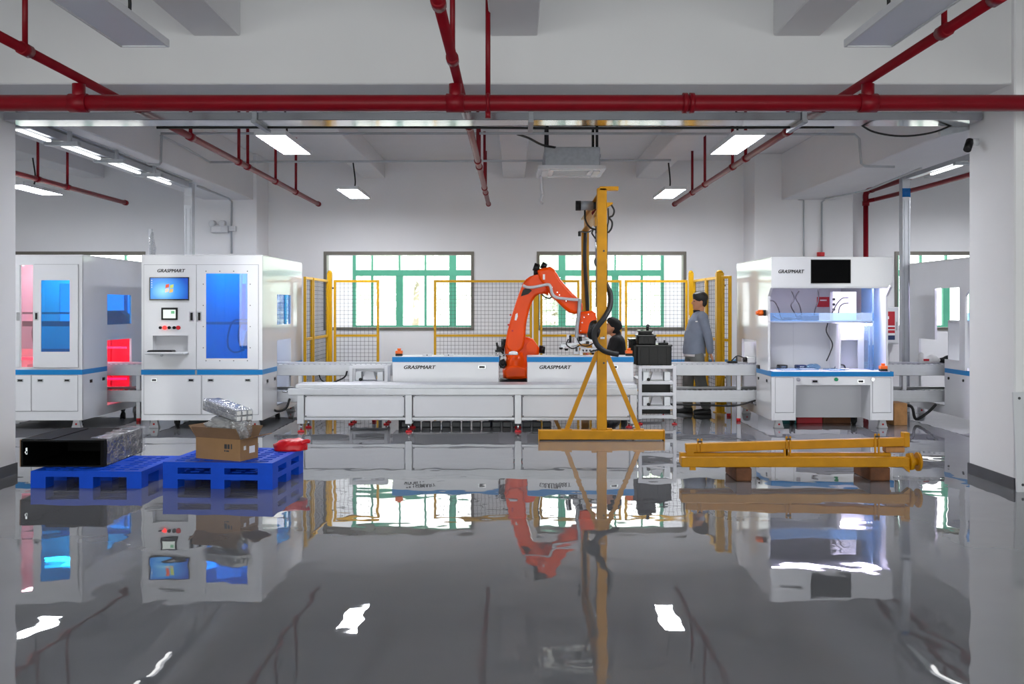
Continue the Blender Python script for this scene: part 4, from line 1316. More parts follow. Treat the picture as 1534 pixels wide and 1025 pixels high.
# ---- odds and ends under and beside the machines
t = thing('cable_tray', 'black cable chain lying on the floor behind the long bench', 'cable tray', (-.5, 12.55, 0))
for k in range(15):
    x = -1.45 + k * .13
    B().box(x, x + .11, 12.47, 12.57, .0, .07, .008).build('chain_link', DARK, t)
def carton(x0, x1, y0, y1, h, m_, label, name='carton', cat='box'):
    t = thing(name, label, cat, ((x0 + x1) / 2, (y0 + y1) / 2, 0))
    B().box(x0, x1, y0, y1, 0, h, .005).build('body', m_, t)
    B().box(x0 + .01, x1 - .01, (y0 + y1) / 2 - .02, (y0 + y1) / 2 + .02, h, h + .002).build('tape', PAPER if m_ is CARD else BLACK, t)
carton(mx(1190) - .02, mx(1214), 12.9, 13.0, .075, TEAL, 'teal case on the floor under the open workstation')
carton(mx(1215), mx(1255), 12.9, 13.0, .085, REDPOST, 'dark red box on the floor under the open workstation')
carton(mx(1256), mx(1300), 12.9, 13.0, .085, WOOD, 'brown box on the floor under the open workstation')
carton(PX(1337, 12.7), PX(1357, 12.7), 12.65, 12.95, .29, WOODL, 'tan cardboard carton standing on the floor right of the open workstation')
tag(B().tube([P(1340, 603, 12.95), P(1352, 606, 12.95), P(1366, 610, 12.95), P(1372, 628, 12.95), P(1390, 618, 13.0), P(1402, 606, 13.02)], .02, 8).build('cable', RUBBER), 'bundle of thick black cables between the two open workstations', 'cable')
tag(B().tube([P(1000, 606, 13.03), P(1050, 607, 13.05), P(1100, 608, 13.05), P(1132, 600, 13.05)], .012, 8).build('cable', RUBBER), 'black cable along the underside of the right conveyor', 'cable')
tag(B().tube([P(402, 606, 13.0), P(414, 616, 12.9), P(428, 612, 12.9), P(434, 598, 13.0)], .016, 8).build('cable', RUBBER), 'black cable loop right of the machine with the desktop screen', 'cable')
tag(B().tube([P(478, 562, 13.08), P(482, 570, 13.06), P(494, 574, 13.06), P(515, 566, 13.08), P(520, 556, 13.09)], .01, 6).build('cable', RUBBER), 'thin cable hanging under the left conveyor beside the white rack', 'cable')
zc2 = .78
t = thing('sheet_panel', 'white upright sheet on the conveyor left of the open workstation', 'panel', (PX(1125, 13.4), 13.4, zc2))
B().box(PX(1115, 13.45), PX(1135, 13.45), 13.44, 13.455, zc2, PZ(512, 13.45)).build('sheet', PAPER, t)
B().box(PX(1115, 13.45), PX(1135, 13.45), 13.41, 13.48, zc2, zc2 + .01).build('base', ALU, t)
t = thing('pump_unit', 'small white pump on the conveyor by the open workstation', 'pump', (PX(1124, 13.25), 13.25, zc2))
p = P(1124, 545, 13.25)
B().box(p.x - .05, p.x + .06, 13.19, 13.31, zc2, zc2 + .09, .012).build('case', WHITE, t)
B().cyl((p.x - .1, 13.25, zc2 + .05), (p.x - .05, 13.25, zc2 + .05), .035, 12).build('motor', BLACK, t)
B().tube([(p.x - .1, 13.25, zc2 + .08), (p.x - .18, 13.25, zc2 + .1), (p.x - .26, 13.25, zc2 + .03)], .008, 6).build('hose', RUBBER, t)
t = thing('valve_block', 'black valve block on the right conveyor beside the pump', 'valve', (PX(1096, 13.25), 13.25, zc2))
p = P(1097, 548, 13.25)
B().box(p.x - .07, p.x + .05, 13.2, 13.3, zc2, zc2 + .03, .004).build('block', BLACK, t)
B().cyl((p.x + .06, 13.25, zc2 + .0), (p.x + .06, 13.25, zc2 + .09), .012, 8).build('fitting', DARK, t)
t = thing('parts_bag', 'white bag of parts on the conveyor between the open workstations', 'bag', (PX(1390, 13.3), 13.3, zc2))
bb = B()
for dx, dz, rx, rz_ in ((0, .04, .1, .05), (.08, .06, .07, .06), (-.07, .07, .05, .08), (.13, .04, .06, .04)):
    bb.ell((PX(1388, 13.3) + dx, 13.3, zc2 + dz), (rx, .07, rz_), sub=2)
bb.build('bag_body', PAPER, t, remesh=.015, smooth=3)
B().box(PX(1384, 13.22), PX(1392, 13.22), 13.22, 13.232, zc2 + .03, zc2 + .06).build('pink_tag', REDPOST, t)
t = thing('jacket', 'black jacket lying over the conveyor right of the white bag', 'jacket', (PX(1425, 13.2), 13.4, zc2))
bb = B()
for dx, dz, rx, rz_ in ((0, .05, .12, .06), (.1, .09, .12, .1), (.22, .06, .1, .07), (-.1, .03, .1, .04)):
    bb.ell((PX(1425, 13.4) + dx, 13.4, zc2 + dz), (rx, .09, rz_), sub=2)
bb.build('jacket_body', BLKCLOTH, t, remesh=.015, smooth=4)

# fire hydrant cabinet on the back wall
t = thing('hydrant_cabinet', 'white fire hydrant cabinet with red and blue front on the wall right of the workstation', 'cabinet', (PX(1330, 17.25), 17.3, .8))
hx0, hx1, hz0, hz1 = 6.38, PX(1347, 17.25), PZ(516, 17.25), PZ(460, 17.25)
B().box(hx0, hx1, 17.25, 17.48, hz0, hz1, .01).build('case', WHITE2, t)
dd = B().sheet('y', hx0 + .03, hx1 - .03, hz0 + .03, hz1 - .03, 17.235, 17.25, [(hx0 + .09, hx1 - .08, hz0 + .08, hz1 - .08)]).build('door', WHITE2, t)
B().box(hx0 + .09, hx1 - .08, 17.242, 17.248, hz0 + .08, hz0 + .2).build('navy_band', NAVY, dd)
B().box(hx0 + .09, hx1 - .08, 17.242, 17.248, hz0 + .2, hz1 - .08).build('red_band', REDPOST, dd)
for a, b, c, d in ((.12, .3, .5, .55), (.12, .42, .36, .385), (.12, .42, .3, .32), (.12, .42, .21, .25)):
    B().box(hx0 + a, hx0 + b, 17.238, 17.242, hz0 + c - .05, hz0 + d - .05).build('pale_band', PAPER, dd)
bb = B()
bb.prism([(hx0 + .1, hz1 - .12), (hx0 + .18, hz1 - .1), (hx0 + .26, hz1 - .16), (hx0 + .24, hz1 - .3), (hx0 + .12, hz1 - .28)], 'y', 17.238, 17.242)
bb.build('white_emblem', PAPER, dd)
B().box(hx1 - .06, hx1 - .045, 17.225, 17.235, hz0 + .25, hz0 + .4).build('door_handle', CHROME, dd)
# pale post standing behind the two enclosed machines
t = thing('plastic_wrapped_post', 'pale plastic-wrapped post standing between the two enclosed machines', 'post', (PX(227, 14.9), 14.9, 0))
B().box(PX(223, 14.9), PX(228, 14.9), 14.88, 14.93, 0, PZ(343, 14.9), .006).build('post', GREYW, t)
B().loft([((PX(228, 14.9), 14.9, 2.25), .035, .035), ((PX(229, 14.9), 14.9, 2.45), .05, .045), ((PX(227, 14.9), 14.9, 2.6), .04, .04), ((PX(228, 14.9), 14.9, 2.7), .02, .02)], 10).build('wrap', FILM, t)

# ================================================================== safety fence
FY = 16.2
ZT, ZM, ZL = 2.0, 1.05, .14
def fence(p0, p1, label, mid=True):
    p0, p1 = Vector((*p0, 0)), Vector((*p1, 0))
    d = (p1 - p0)
    L = d.length
    t = thing('safety_fence', label, 'fence', p0, math.atan2(d.y, d.x), 'yellow safety fence panels')
    w = .04
    for x in (0, L - w):
        B().box(x, x + w, -.02, .02, 0, ZT, .003).build('stile', YEL2, t, True)
    for n, z in (('top_rail', ZT - w), ('middle_rail', ZM), ('bottom_rail', ZL)):
        B().box(w, L - w, -.018, .018, z, z + w, .003).build(n, YEL2, t, True)
    m = B()
    n = max(2, int((L - 2 * w) / .062))
    for k in range(1, n):
        x = w + (L - 2 * w) * k / n
        m.box(x - .0022, x + .0022, -.004, .0, ZL + w, ZT - w)
    n = int((ZT - ZL) / .062)
    for k in range(1, n):
        z = ZL + (ZT - ZL) * k / n
        m.box(w, L - w, .0, .004, z - .0022, z + .0022)
    tag(m.build('wire_mesh', WIRE, t, True), kind='stuff')
    return t
def fpost(x, y, label, h=2.12, w=.08):
    t = thing('fence_post', label, 'post', (x, y, 0), 0, 'yellow safety fence posts')
    B().box(x - w / 2, x + w / 2, y - w / 2, y + w / 2, .01, h, .005).build('post', YEL2, t)
    B().box(x - .08, x + .08, y - .08, y + .08, 0, .012).build('base_plate', YEL2, t)
    B().loft([((x, y, h), w * .5, w * .5), ((x, y, h + .02), w * .45, w * .45), ((x, y, h + .04), w * .2, w * .2)], 10).build('cap', YEL2, t)
    for z in (1.85, .5):
        B().box(x + w / 2, x + w / 2 + .03, y - .015, y + .015, z, z + .03).build('bracket', DARK, t)
fx = lambda px: (px - CX) * FY / F
fence((fx(500), FY), (fx(568), FY), 'yellow mesh fence panel left of the gap under the left window')
fence((fx(650), FY), (fx(797), FY), 'wide yellow mesh fence panel behind the left of the robot')
fence((fx(809), FY), (fx(868), FY), 'narrow yellow mesh fence panel behind the robot forearm')
fence((fx(883), FY), (fx(931), FY), 'narrow yellow mesh fence panel just right of the gantry post')
fence((fx(936), FY), (fx(1030), FY), 'yellow mesh fence panel between the crouching and the standing man')
fpost(fx(494), FY, 'yellow fence post at the left corner of the fence')
fpost(fx(803), FY, 'yellow fence post right behind the robot')
fpost(fx(1035), FY, 'yellow fence post at the right corner, behind the standing man')
lx_ = PX(456, 14.3)
fence((lx_, 14.32), (lx_, 14.82), 'short yellow mesh fence panel running back beside the machine with the screen')
fence((lx_, 14.9), (fx(492), FY - .1), 'yellow mesh fence panel running back to the left corner post')
rx_ = 3.0
fence((rx_, FY - .1), (rx_, 15.1), 'yellow mesh fence panel running forward from the right corner post')
fence((rx_, 15.05), (rx_ + .01, 14.3), 'yellow mesh fence panel behind the standing man, between two posts')
fence((rx_ + .03, 14.1), (rx_ + .12, 13.93), 'narrow yellow mesh fence panel nearest the open workstation')
fpost(PX(1078, 14.2), 14.2, 'stout yellow fence post right of the standing man', 2.05, .11)

# ================================================================== orange robot arm
RY = 13.4
def U(u, v):
    return PX(740 + u / 5.125, RY), PZ(380 + v / 5.125, RY)
def U3(u, v, y):
    x, z = U(u, v)
    return (x, y, z)
bx_, bz_ = U(165, 1000)
t = thing('robot_arm', 'large orange industrial robot arm bent over between two white counters', 'robot', (bx_, RY, 0))
x, z = U(165, 955)
B().box(x - .3, x + .3, RY - .3, RY + .3, 0, z - .08, .01).build('pedestal', WHITE2, t)
B().loft([((x, RY, z - .08), .22, .22), ((x, RY, z), .22, .22)], 24).build('base_flange', BLACK, t)
B().loft([((x, RY, z), .17, .2), ((x, RY, z + .1), .18, .2), ((x + .01, RY, z + .24), .15, .18), ((x + .01, RY, z + .36), .13, .17)], 24).build('base', ORANGE, t)
b = B().prism([U(85, 930), U(75, 890), U(110, 860), U(160, 850), U(250, 870), U(252, 950), U(100, 950)], 'y', RY - .2, RY + .2, .03, 3)
b.build('rotating_column', ORANGE, t)
b = B().prism([U(85, 770), U(80, 700), U(120, 650), U(200, 640), U(250, 640), U(300, 655), U(345, 720), U(345, 770), U(260, 800), U(250, 900), U(160, 900), U(120, 850)], 'y', RY - .12, RY + .22, .035, 3)
b.build('shoulder', ORANGE, t)
B().cyl(U3(285, 715, RY - .16), U3(285, 715, RY - .1), .075, 20).build('shoulder_cap', ORANGE, t)
B().cyl(U3(345, 735, RY + .05), U3(392, 740, RY + .05), .055, 14).build('shoulder_motor', BLACK, t)
B().cyl(U3(55, 690, RY - .05), U3(110, 690, RY - .05), .065, 14).build('drive_motor', BLACK, t)
B().cyl(U3(20, 735, RY), U3(80, 735, RY), .04, 12).build('drive_motor', BLACK, t)
B().cyl(U3(40, 850, RY - .1), U3(90, 830, RY - .1), .055, 14).build('drive_motor', BLACK, t)
b = B()
for a in (((22, 680), (30, 710), (60, 745), (80, 780)), ((10, 745), (40, 740), (75, 700)), ((45, 780), (40, 830), (70, 870), (85, 850))):
    b.tube([U3(p[0], p[1], RY - .14) for p in a], .016, 6)
b.build('motor_cable', RUBBER, t)
arm = [(88, 700), (95, 640), (105, 590), (120, 530), (140, 465), (160, 400), (180, 340), (205, 270), (222, 230), (245, 200), (275, 178), (310, 166), (350, 172), (385, 195), (408, 235), (415, 280), (415, 322), (385, 310), (345, 312), (318, 330), (295, 365), (275, 415), (260, 470), (248, 530), (242, 590), (240, 650), (225, 720), (180, 760), (120, 750)]
la = B().prism([U(*p) for p in arm], 'y', RY - .2, RY + .04, .045, 4).build('lower_arm', ORANGE, t)
rib = B()
rib.prism([U(205, 330), U(222, 280), U(250, 262), U(290, 285), U(262, 312)], 'y', RY - .206, RY - .2)
rib.build('arm_recess', BLACK, la)
B().prism([U(165, 465), U(180, 455), U(183, 480), U(172, 512), U(158, 510)], 'y', RY - .204, RY - .2).build('label_plate', PAPER, la)
for u, v in ((128, 470), (112, 545), (142, 590)):
    B().cyl(U3(u, v, RY - .22), U3(u, v, RY - .19), .014, 10).build('bolt', REDM, la)
B().cyl(U3(335, 235, RY - .26), U3(335, 235, RY + .14), .125, 28).build('elbow_joint', ORANGE, t)
fore = [(328, 135), (345, 122), (425, 106), (455, 125), (482, 165), (505, 205), (545, 250), (590, 300), (640, 348), (668, 385), (672, 425), (650, 455), (610, 465), (570, 452), (535, 425), (500, 392), (470, 360), (440, 340), (415, 300), (385, 255), (345, 200)]
fa = B().prism([U(*p) for p in fore], 'y', RY - .31, RY - .07, .05, 4).build('forearm', ORANGE, t)
for u, v in ((478, 300), (495, 320), (500, 190), (545, 365), (440, 262)):
    B().cyl(U3(u, v, RY - .317), U3(u, v, RY - .30), .007, 8).build('bolt', CHROME, fa)
B().box(U(370, 180)[0], U(386, 180)[0], RY - .314, RY - .308, U(0, 205)[1], U(0, 165)[1]).build('label_plate', PAPER, fa)
for (u0, v0, u1, v1, r, y) in ((302, 105, 345, 120, .055, RY - .24), (302, 150, 340, 150, .035, RY - .2), (362, 88, 400, 108, .045, RY - .14)):
    B().cyl(U3(u0, v0, y), U3(u1, v1, y), r, 16).build('wrist_motor', BLACK, t)
b = B()
b.prism([U(640, 470), U(660, 445), U(740, 438), U(768, 455), U(776, 500), U(765, 560), U(740, 605), U(650, 612), U(632, 595), U(640, 540)], 'y', RY - .3, RY - .06, .035, 4)
b.build('wrist', ORANGE, t)
for u, v in ((680, 487), (665, 527), (655, 590), (712, 465)):
    B().cyl(U3(u, v, RY - .307), U3(u, v, RY - .29), .008, 8).build('bolt', CHROME, t)
B().tube([U3(u, v, RY - .345) for u, v in ((222, 250), (250, 262), (300, 262), (360, 250), (410, 242), (428, 262), (440, 310), (470, 338), (530, 348), (600, 355), (640, 358), (645, 380))], .02, 8).build('dress_hose', GREYW, t)
B().tube([U3(u, v, RY - .345) for u, v in ((645, 350), (642, 420), (634, 500), (625, 560), (624, 625), (620, 650))], .026, 8).build('dress_hose', GALV, t)
B().tube([U3(u, v, RY - .31) for u, v in ((360, 312), (385, 335), (420, 345), (440, 330))], .01, 6).build('cable', RUBBER, t)
# gripper: frame, suction feet, white blocks
g = B()
y0, y1 = RY - .36, RY - .02
for y in (y0, y1):
    g.bar(U3(505, 705, y), U3(790, 650, y), .035, .035)
for u, v in ((520, 702), (610, 685), (700, 668), (780, 652)):
    g.bar(U3(u, v, y0), U3(u, v, y1), .03, .03)
g.build('gripper_frame', ALU, t)
b = B().box(U(600, 0)[0], U(715, 0)[0], RY - .28, RY - .08, U(0, 690)[1], U(0, 640)[1], .01)
b.build('gripper_block', WHITE2, t)
B().cyl(U3(668, 612, RY - .18), U3(668, 650, RY - .18), .07, 18).build('gripper_neck', ALU, t)
for u, v, m_ in ((570, 650, BLACK), (650, 660, BLACK), (560, 645, WHITE2)):
    B().cyl(U3(u, v - 28, RY - .34), U3(u, v + 28, RY - .34), .024, 12).build('suction_cylinder', m_, t)
b = B()
b.box(U(600, 0)[0], U(640, 0)[0], RY - .38, RY - .36, U(0, 765)[1], U(0, 705)[1], .004)
b.box(U(650, 0)[0], U(780, 0)[0], RY - .38, RY - .36, U(0, 750)[1], U(0, 715)[1], .004)
b.build('gripper_plate', WHITE2, t)
b = B()
b.box(U(612, 0)[0], U(628, 0)[0], RY - .385, RY - .38, U(0, 742)[1], U(0, 715)[1])
for k in range(4):
    b.box(U(662 + 26 * k, 0)[0], U(676 + 26 * k, 0)[0], RY - .385, RY - .38, U(0, 742)[1], U(0, 728)[1])
b.build('plate_slots', DARK, t)
B().bar(U3(690, 760, RY - .37), U3(735, 778, RY - .37), .03, .012).build('red_finger', REDM, t)
B().bar(U3(700, 625, RY - .32), U3(750, 655, RY - .32), .03, .015).build('red_clip', REDM, t)
for u, v in ((505, 712), (545, 720)):
    B().cyl(U3(u, v, RY - .36), U3(u, v + 16, RY - .36), .03, 12, .02).build('suction_cup', BLACK, t)

for u0, v0, u1, v1, y, w, m_ in ((560, 690, 700, 720, RY - .33, .022, WHITE2), (610, 680, 790, 690, RY - .2, .026, WHITE2), (690, 640, 790, 690, RY - .3, .02, ALU), (560, 620, 600, 700, RY - .2, .03, WHITE2)):
    B().bar(U3(u0, v0, y), U3(u1, v1, y), w, w).build('gripper_arm', m_, t)
for u, v, w, h, m_ in ((690, 665, 24, 22, BLACK), (735, 690, 30, 16, WHITE2), (600, 640, 20, 40, WHITE2), (640, 735, 26, 40, WHITE2)):
    xa, za = U(u, v + h)
    xb_, zb_ = U(u + w, v)
    B().box(xa, xb_, RY - .42, RY - .39, za, zb_, .004).build('gripper_valve', m_, t)
B().tube([U3(620, 640, RY - .4), U3(650, 690, RY - .43), U3(700, 700, RY - .43), U3(760, 670, RY - .4)], .008, 6).build('air_hose', RUBBER, t)
B().tube([U3(560, 650, RY - .36), U3(545, 690, RY - .4), U3(590, 720, RY - .4), U3(640, 700, RY - .39)], .008, 6).build('air_hose', RUBBER, t)

# ================================================================== yellow gantry with hoist
GX = PX(901, 11.3)
t = thing('gantry_crane', 'yellow steel gantry crane with an electric hoist, standing before the long bench', 'crane', (GX, 12.9, 0))
for yb, full in ((11.27, True), (14.5, False)):
    x0, x1 = PX(808, 11.24), PX(994, 11.24)
    bs = B().box(x0, x1, yb - .06, yb + .06, 0.012, .118, .006)
    bs.build('foot_beam', YEL, t)
    B().box(x0 - .012, x0, yb - .065, yb + .065, 0, .12).build('end_plate', YEL, t)
    B().box(x1, x1 + .012, yb - .065, yb + .065, 0, .12).build('end_plate', YEL, t)
    x = GX if full else PX(876.5, 14.5)
    B().box(x - .056, x + .056, yb - .05, yb + .05, .118, 2.93 if full else 2.68, .006).build('post', YEL, t)
    for dx in (-.41, .43):
        B().bar((GX + dx, yb, .118), (x + (-.05 if dx < 0 else .05), yb, PZ(527, 11.27)), .05, .05, up=(0, 1, 0)).build('brace', YEL, t)
        B().box(GX + dx - .06, GX + dx + .06, yb - .045, yb + .045, .118, .13).build('brace_foot', YEL, t)
    for s in (-1, 1):
        B().box(x + s * .09 - .03, x + s * .09 + .03, yb - .05, yb + .05, .118, .135).build('post_foot', YEL, t)
y = 11.27
B().box(PX(898, y), PX(926, y), y - .05, y + .05, PZ(286, y), PZ(280, y), .003).build('top_plate', YEL, t)
B().prism([(GX + .056, PZ(312, y)), (GX + .056, PZ(304, y)), (PX(917.5, y), PZ(304, y)), (PX(917.5, y), PZ(306, y))], 'y', y - .05, y + .05).build('gusset', YEL, t)
# the I-beam, slightly skewed from post to post
xa, xb = GX, PX(876.5, 14.5)
beam = B()
for dz, w, h in ((.19, .1, .018), (.1, .014, .18), (.01, .1, .018)):
    beam.bar((xa, 11.32, 2.68 + dz), (xb, 14.6, 2.68 + dz), w, h)
beam.build('cross_beam', YEL, t)
hp = P(893, 308, 12.1)
ho = B()
ho.box(hp.x - .02, hp.x + .12, 12.0, 12.25, 2.56, 2.68, .01)
ho.build('hoist_body', YEL, t)
B().cyl((PX(870, 12.1), 12.12, hp.z), (PX(889, 12.1), 12.12, hp.z), .06, 18).build('hoist_motor', GALV, t)
B().cyl((PX(862.5, 12.1), 12.12, hp.z), (PX(870, 12.1), 12.12, hp.z), .063, 18).build('motor_cap', BLACK, t)
B().cyl((PX(889, 12.1), 12.12, hp.z), (PX(896, 12.1), 12.12, hp.z), .05, 14).build('gearbox', DARK, t)
for px, py in ((893, 317), (890, 319)):
    p = P(px, py, 12.0)
    B().cyl(p, p + Vector((0, .05, 0)), .03, 12).build('trolley_wheel', REDP, t)
B().box(PX(892, 12.1), PX(896, 12.1), 12.08, 12.14, PZ(347, 12.1), PZ(335, 12.1)).build('limit_switch', BLACK, t)
B().cyl(P(893.5, 390, 12.1), P(893.5, 345, 12.1), .016, 8).build('lift_rod', CHROME, t)
B().cyl(P(893, 460, 12.1), P(893, 390, 12.1), .006, 6).build('chain', DARK, t)
B().tube([P(893, 386, 12.1), P(891, 392, 12.1), P(893, 398, 12.1), P(896, 396, 12.1)], .012, 6).build('hook', DARK, t)
B().tube([P(876, 315, 12.1), P(877, 330, 12.1), P(884, 341, 12.1), P(896, 345, 12.1)], .012, 6).build('motor_cable', RUBBER, t)
B().tube([P(868, 347, 14.4), P(880, 348, 13.4), P(888, 345, 12.2), P(887, 350, 12.1), P(895, 361, 12.1)], .01, 6).build('control_cable', RUBBER, t)
p = P(868, 350, 14.4)
B().box(p.x - .02, p.x + .02, 14.38, 14.42, p.z - .04, p.z + .03).build('cable_clip', BLACK, t)
B().tube([P(915, 306, 11.27), P(920, 315, 11.27), P(918, 323, 11.27), P(913, 326, 11.27), P(917, 333, 11.27), P(916, 342, 11.27), P(911, 349, 11.27)], .011, 6).build('looped_cable', RUBBER, t)
B().tube([P(911, 312, 11.27), P(911.5, 330, 11.27), P(909.5, 348, 11.27), P(909, 420, 11.27)], .009, 6).build('post_cable', RUBBER, t)
B().tube([P(877, 349, 14.42), P(876, 390, 14.42), P(879, 440, 14.42), P(881, 480, 14.42)], .026, 8).build('flat_hose', RUBBER, t)
for z in (2.2, 1.2, .9):
    B().cyl((GX + .02, 11.214, z), (GX + .02, 11.222, z), .012, 8).build('bolt', DARK, t)
B().box(GX - .02, GX + .03, 11.212, 11.221, PZ(508, 11.22), PZ(505, 11.22)).build('cable_tie_mount', WHITE2, t)
# thick hose looped round the post
t = thing('hose', 'thick black hose looped on the yellow gantry post beside the robot wrist', 'hose', (GX, 11.1, 1.0))
B().tube([P(907, 424, 11.36), P(914, 440, 11.33), P(913.5, 460, 11.25), P(905, 477, 11.15), P(896, 488, 11.12), P(890, 500, 11.12), P(893, 514, 11.12), P(902, 524, 11.12), P(914, 529, 11.12), P(926, 531, 11.14)], .032, 10).build('hose_run', RUBBER, t)
b = B()
for k in range(5):
    c = P(889 + 1. * k, 500 - 2 * k, 11.19 + .03 * k)
    b.ring(c, (.25 + .1 * k, -1, .2 * (k - 2)), .05 + .006 * k, .028, 18, 8)
b.build('hose_coil', RUBBER, t)
B().bar(P(884, 527, 11.16), P(905, 522, 11.16), .02, .02).build('hose_strap', BLACK, t)

# ================================================================== people
def hand(b, wrist, direction, palm_n, thumb_side, curl=.35, L=.18):
    """palm and five bent fingers of unequal length"""
    w = Vector(wrist)
    d = Vector(direction).normalized()
    n = Vector(palm_n)
    n = (n - d * n.dot(d)).normalized()
    s = d.cross(n).normalized() * thumb_side
    R = Matrix((s, d, n)).transposed()
    b.ell(w + d * .055, (.042, .055, .018), R, 3)
    for off, ln in ((-.03, .062), (-.01, .078), (.011, .072), (.03, .055)):
        p0 = w + d * .085 - s * off * -1
        p1 = p0 + d * ln * .45
        p2 = p1 + (d * math.cos(curl) + n * math.sin(curl)) * ln * .32
        p3 = p2 + (d * math.cos(2 * curl) + n * math.sin(2 * curl)) * ln * .26
        b.caps([(p0, .0105), (p1, .010), (p2, .009), (p3, .0075)])
    q0 = w + d * .03 + s * .032
    q1 = q0 + (d * .6 + s * .7 + n * .3).normalized() * .04
    q2 = q1 + (d * .85 + s * .2 + n * .4).normalized() * .032
    b.caps([(q0, .014), (q1, .0115), (q2, .009)])


def head(b, c, pitch=0.):
    """face looks along -X before pitching; returns its matrix"""
    M = Matrix.Translation(Vector(c)) @ Matrix.Rotation(-pitch, 4, 'Y')
    h = B()
    h.loft([((-.055, 0, -.122), .030, .03), ((-.045, 0, -.115), .045, .042), ((-.03, 0, -.085), .066, .058), ((-.012, 0, -.045), .085, .068), ((0, 0, 0), .096, .074), ((.004, 0, .04), .098, .076), ((.006, 0, .08), .088, .068), ((.008, 0, .108), .058, .046), ((.008, 0, .12), .02, .016)], 20)
    h.caps([((-.088, 0, .012), .012), ((-.106, 0, -.022), .015), ((-.094, 0, -.034), .013)])   # nose
    h.ell((-.082, 0, -.066), (.016, .024, .007), None, 2)                                       # lips
    h.ell((-.082, 0, -.079), (.014, .022, .007), None, 2)
    h.ell((-.08, .03, .024), (.014, .022, .01), None, 2)                                        # brows
    h.ell((-.08, -.03, .024), (.014, .022, .01), None, 2)
    for s in (-1, 1):
        h.ell((.012, s * .076, -.005), (.02, .010, .032), None, 2)                              # ears
    h.move(M)
    me = bpy.data.meshes.new('tmp')
    h.bm.to_mesh(me)
    h.bm.free()
    b.bm.from_mesh(me)
    bpy.data.meshes.remove(me)
    return M


def eyes_hair(t, M, hair):
    e = B()
    for s in (-1, 1):
        e.ell((-.083, s * .031, .004), (.009, .013, .007), None, 2)
    e.move(M).build('eye', BLACK, t)
    h = B()
    h.ell((.014, 0, .056), (.112, .095, .096), None, 3)
    h.ell((.055, 0, .0), (.058, .078, .085), None, 3)
    h.ell((-.052, 0, .088), (.05, .074, .046), None, 3)
    if hair == 'cap':
        h.ell((-.005, 0, .075), (.125, .1, .075), None, 3)
    else:
        for k in range(9):
            a = k * .9
            h.ell((-.045 + .02 * (k % 3), .06 * math.cos(a), .088 + .012 * math.sin(a * 1.7)), (.022, .018, .018), None, 2)
    h.move(M).build('hair' if hair != 'cap' else 'knitted_cap', HAIR if hair != 'cap' else BLKCLOTH, t, remesh=.009, smooth=2)


# ---- standing man
PYc = 14.08
hx = PX(1041, PYc)
t = thing('person', 'standing man in a grey work jacket facing left behind the conveyor', 'person', (hx, PYc, 0))
hd = Vector((PX(1048, PYc), PYc, PZ(438, PYc) - .135))
sh = {s: Vector((hx + .075, PYc + s * .175, 1.40)) for s in (-1, 1)}
el = {-1: Vector((hx + .15, PYc - .22, 1.12)), 1: Vector((hx + .02, PYc + .22, 1.12))}
wr = {-1: Vector((hx + .19, PYc - .17, .885)), 1: Vector((hx - .05, PYc + .2, .88))}
hip = {s: Vector((hx, PYc + s * .09, .92)) for s in (-1, 1)}
kn = {-1: Vector((hx + .06, PYc - .1, .50)), 1: Vector((hx - .08, PYc + .1, .49))}
an = {-1: Vector((hx + .14, PYc - .1, .09)), 1: Vector((hx - .09, PYc + .1, .09))}
b = B()
M = head(b, hd)
b.caps([(hd + Vector((.02, 0, -.08)), .052), (Vector((hx + .065, PYc, 1.42)), .062)])
torso = [((hx, PYc, .86), .10, .14), ((hx, PYc, .95), .105, .155), ((hx + .01, PYc, 1.08), .10, .14), ((hx + .03, PYc, 1.22), .115, .16), ((hx + .055, PYc, 1.36), .105, .17), ((hx + .065, PYc, 1.43), .07, .12)]
b.loft(torso, 18)
for s in (-1, 1):
    b.caps([(sh[s], .055), (el[s], .04), (wr[s], .027)])
    b.caps([(hip[s], .085), (kn[s], .056), (an[s], .04)])
    b.caps([(an[s] + Vector((.02, 0, -.04)), .035), (an[s] + Vector((-.13, 0, -.055)), .03)])
    hand(b, wr[s], Vector((.35, 0, -1)) if s < 0 else Vector((-.1, 0, -1)), (-1, 0, 0), s, .3)
b.build('body', SKIN, t, remesh=.0075, smooth=2)
eyes_hair(t, M, 'hair')
j = B()
j.loft([((hx - .01, PYc, .865), .165, .205), ((hx - .01, PYc, .95), .165, .205), ((hx, PYc, 1.08), .155, .195), ((hx + .02, PYc, 1.22), .15, .2), ((hx + .05, PYc, 1.36), .135, .205), ((hx + .065, PYc, 1.44), .10, .15), ((hx + .06, PYc, 1.49), .068, .075)], 24)
j.move(Matrix.Identity(4))
for s in (-1, 1):
    j.caps([(sh[s], .085), (sh[s].lerp(el[s], .5), .07), (el[s], .064), (wr[s] + Vector((0, 0, .03)), .05)])
j.ell((hx - .14, PYc - .06, 1.1), (.03, .05, .12), None, 2)
j.build('jacket', JACKET, t, remesh=.012, smooth=5)
B().loft([((hx - .005, PYc, .835), .158, .19), ((hx - .005, PYc, .875), .158, .195)], 24).build('shirt_hem', SHIRT, t)
B().loft([((hx + .04, PYc, 1.46), .062, .068), ((hx + .03, PYc, 1.505), .058, .062)], 18).build('collar', BLKCLOTH, t)
B().bar((hx - .098, PYc - .06, 1.37), (hx - .093, PYc - .06, 1.43), .03, .006, up=(1, 0, 0)).build('zip_flap', SHIRT, t)
B().box(hx - .03, hx + .0, PYc - .212, PYc - .2, 1.335, 1.35).build('chest_badge', SHIRT, t)
k = B()
k.loft([((hx, PYc, .80), .125, .165), ((hx, PYc, .9), .13, .175), ((hx, PYc, .97), .12, .165)], 20)
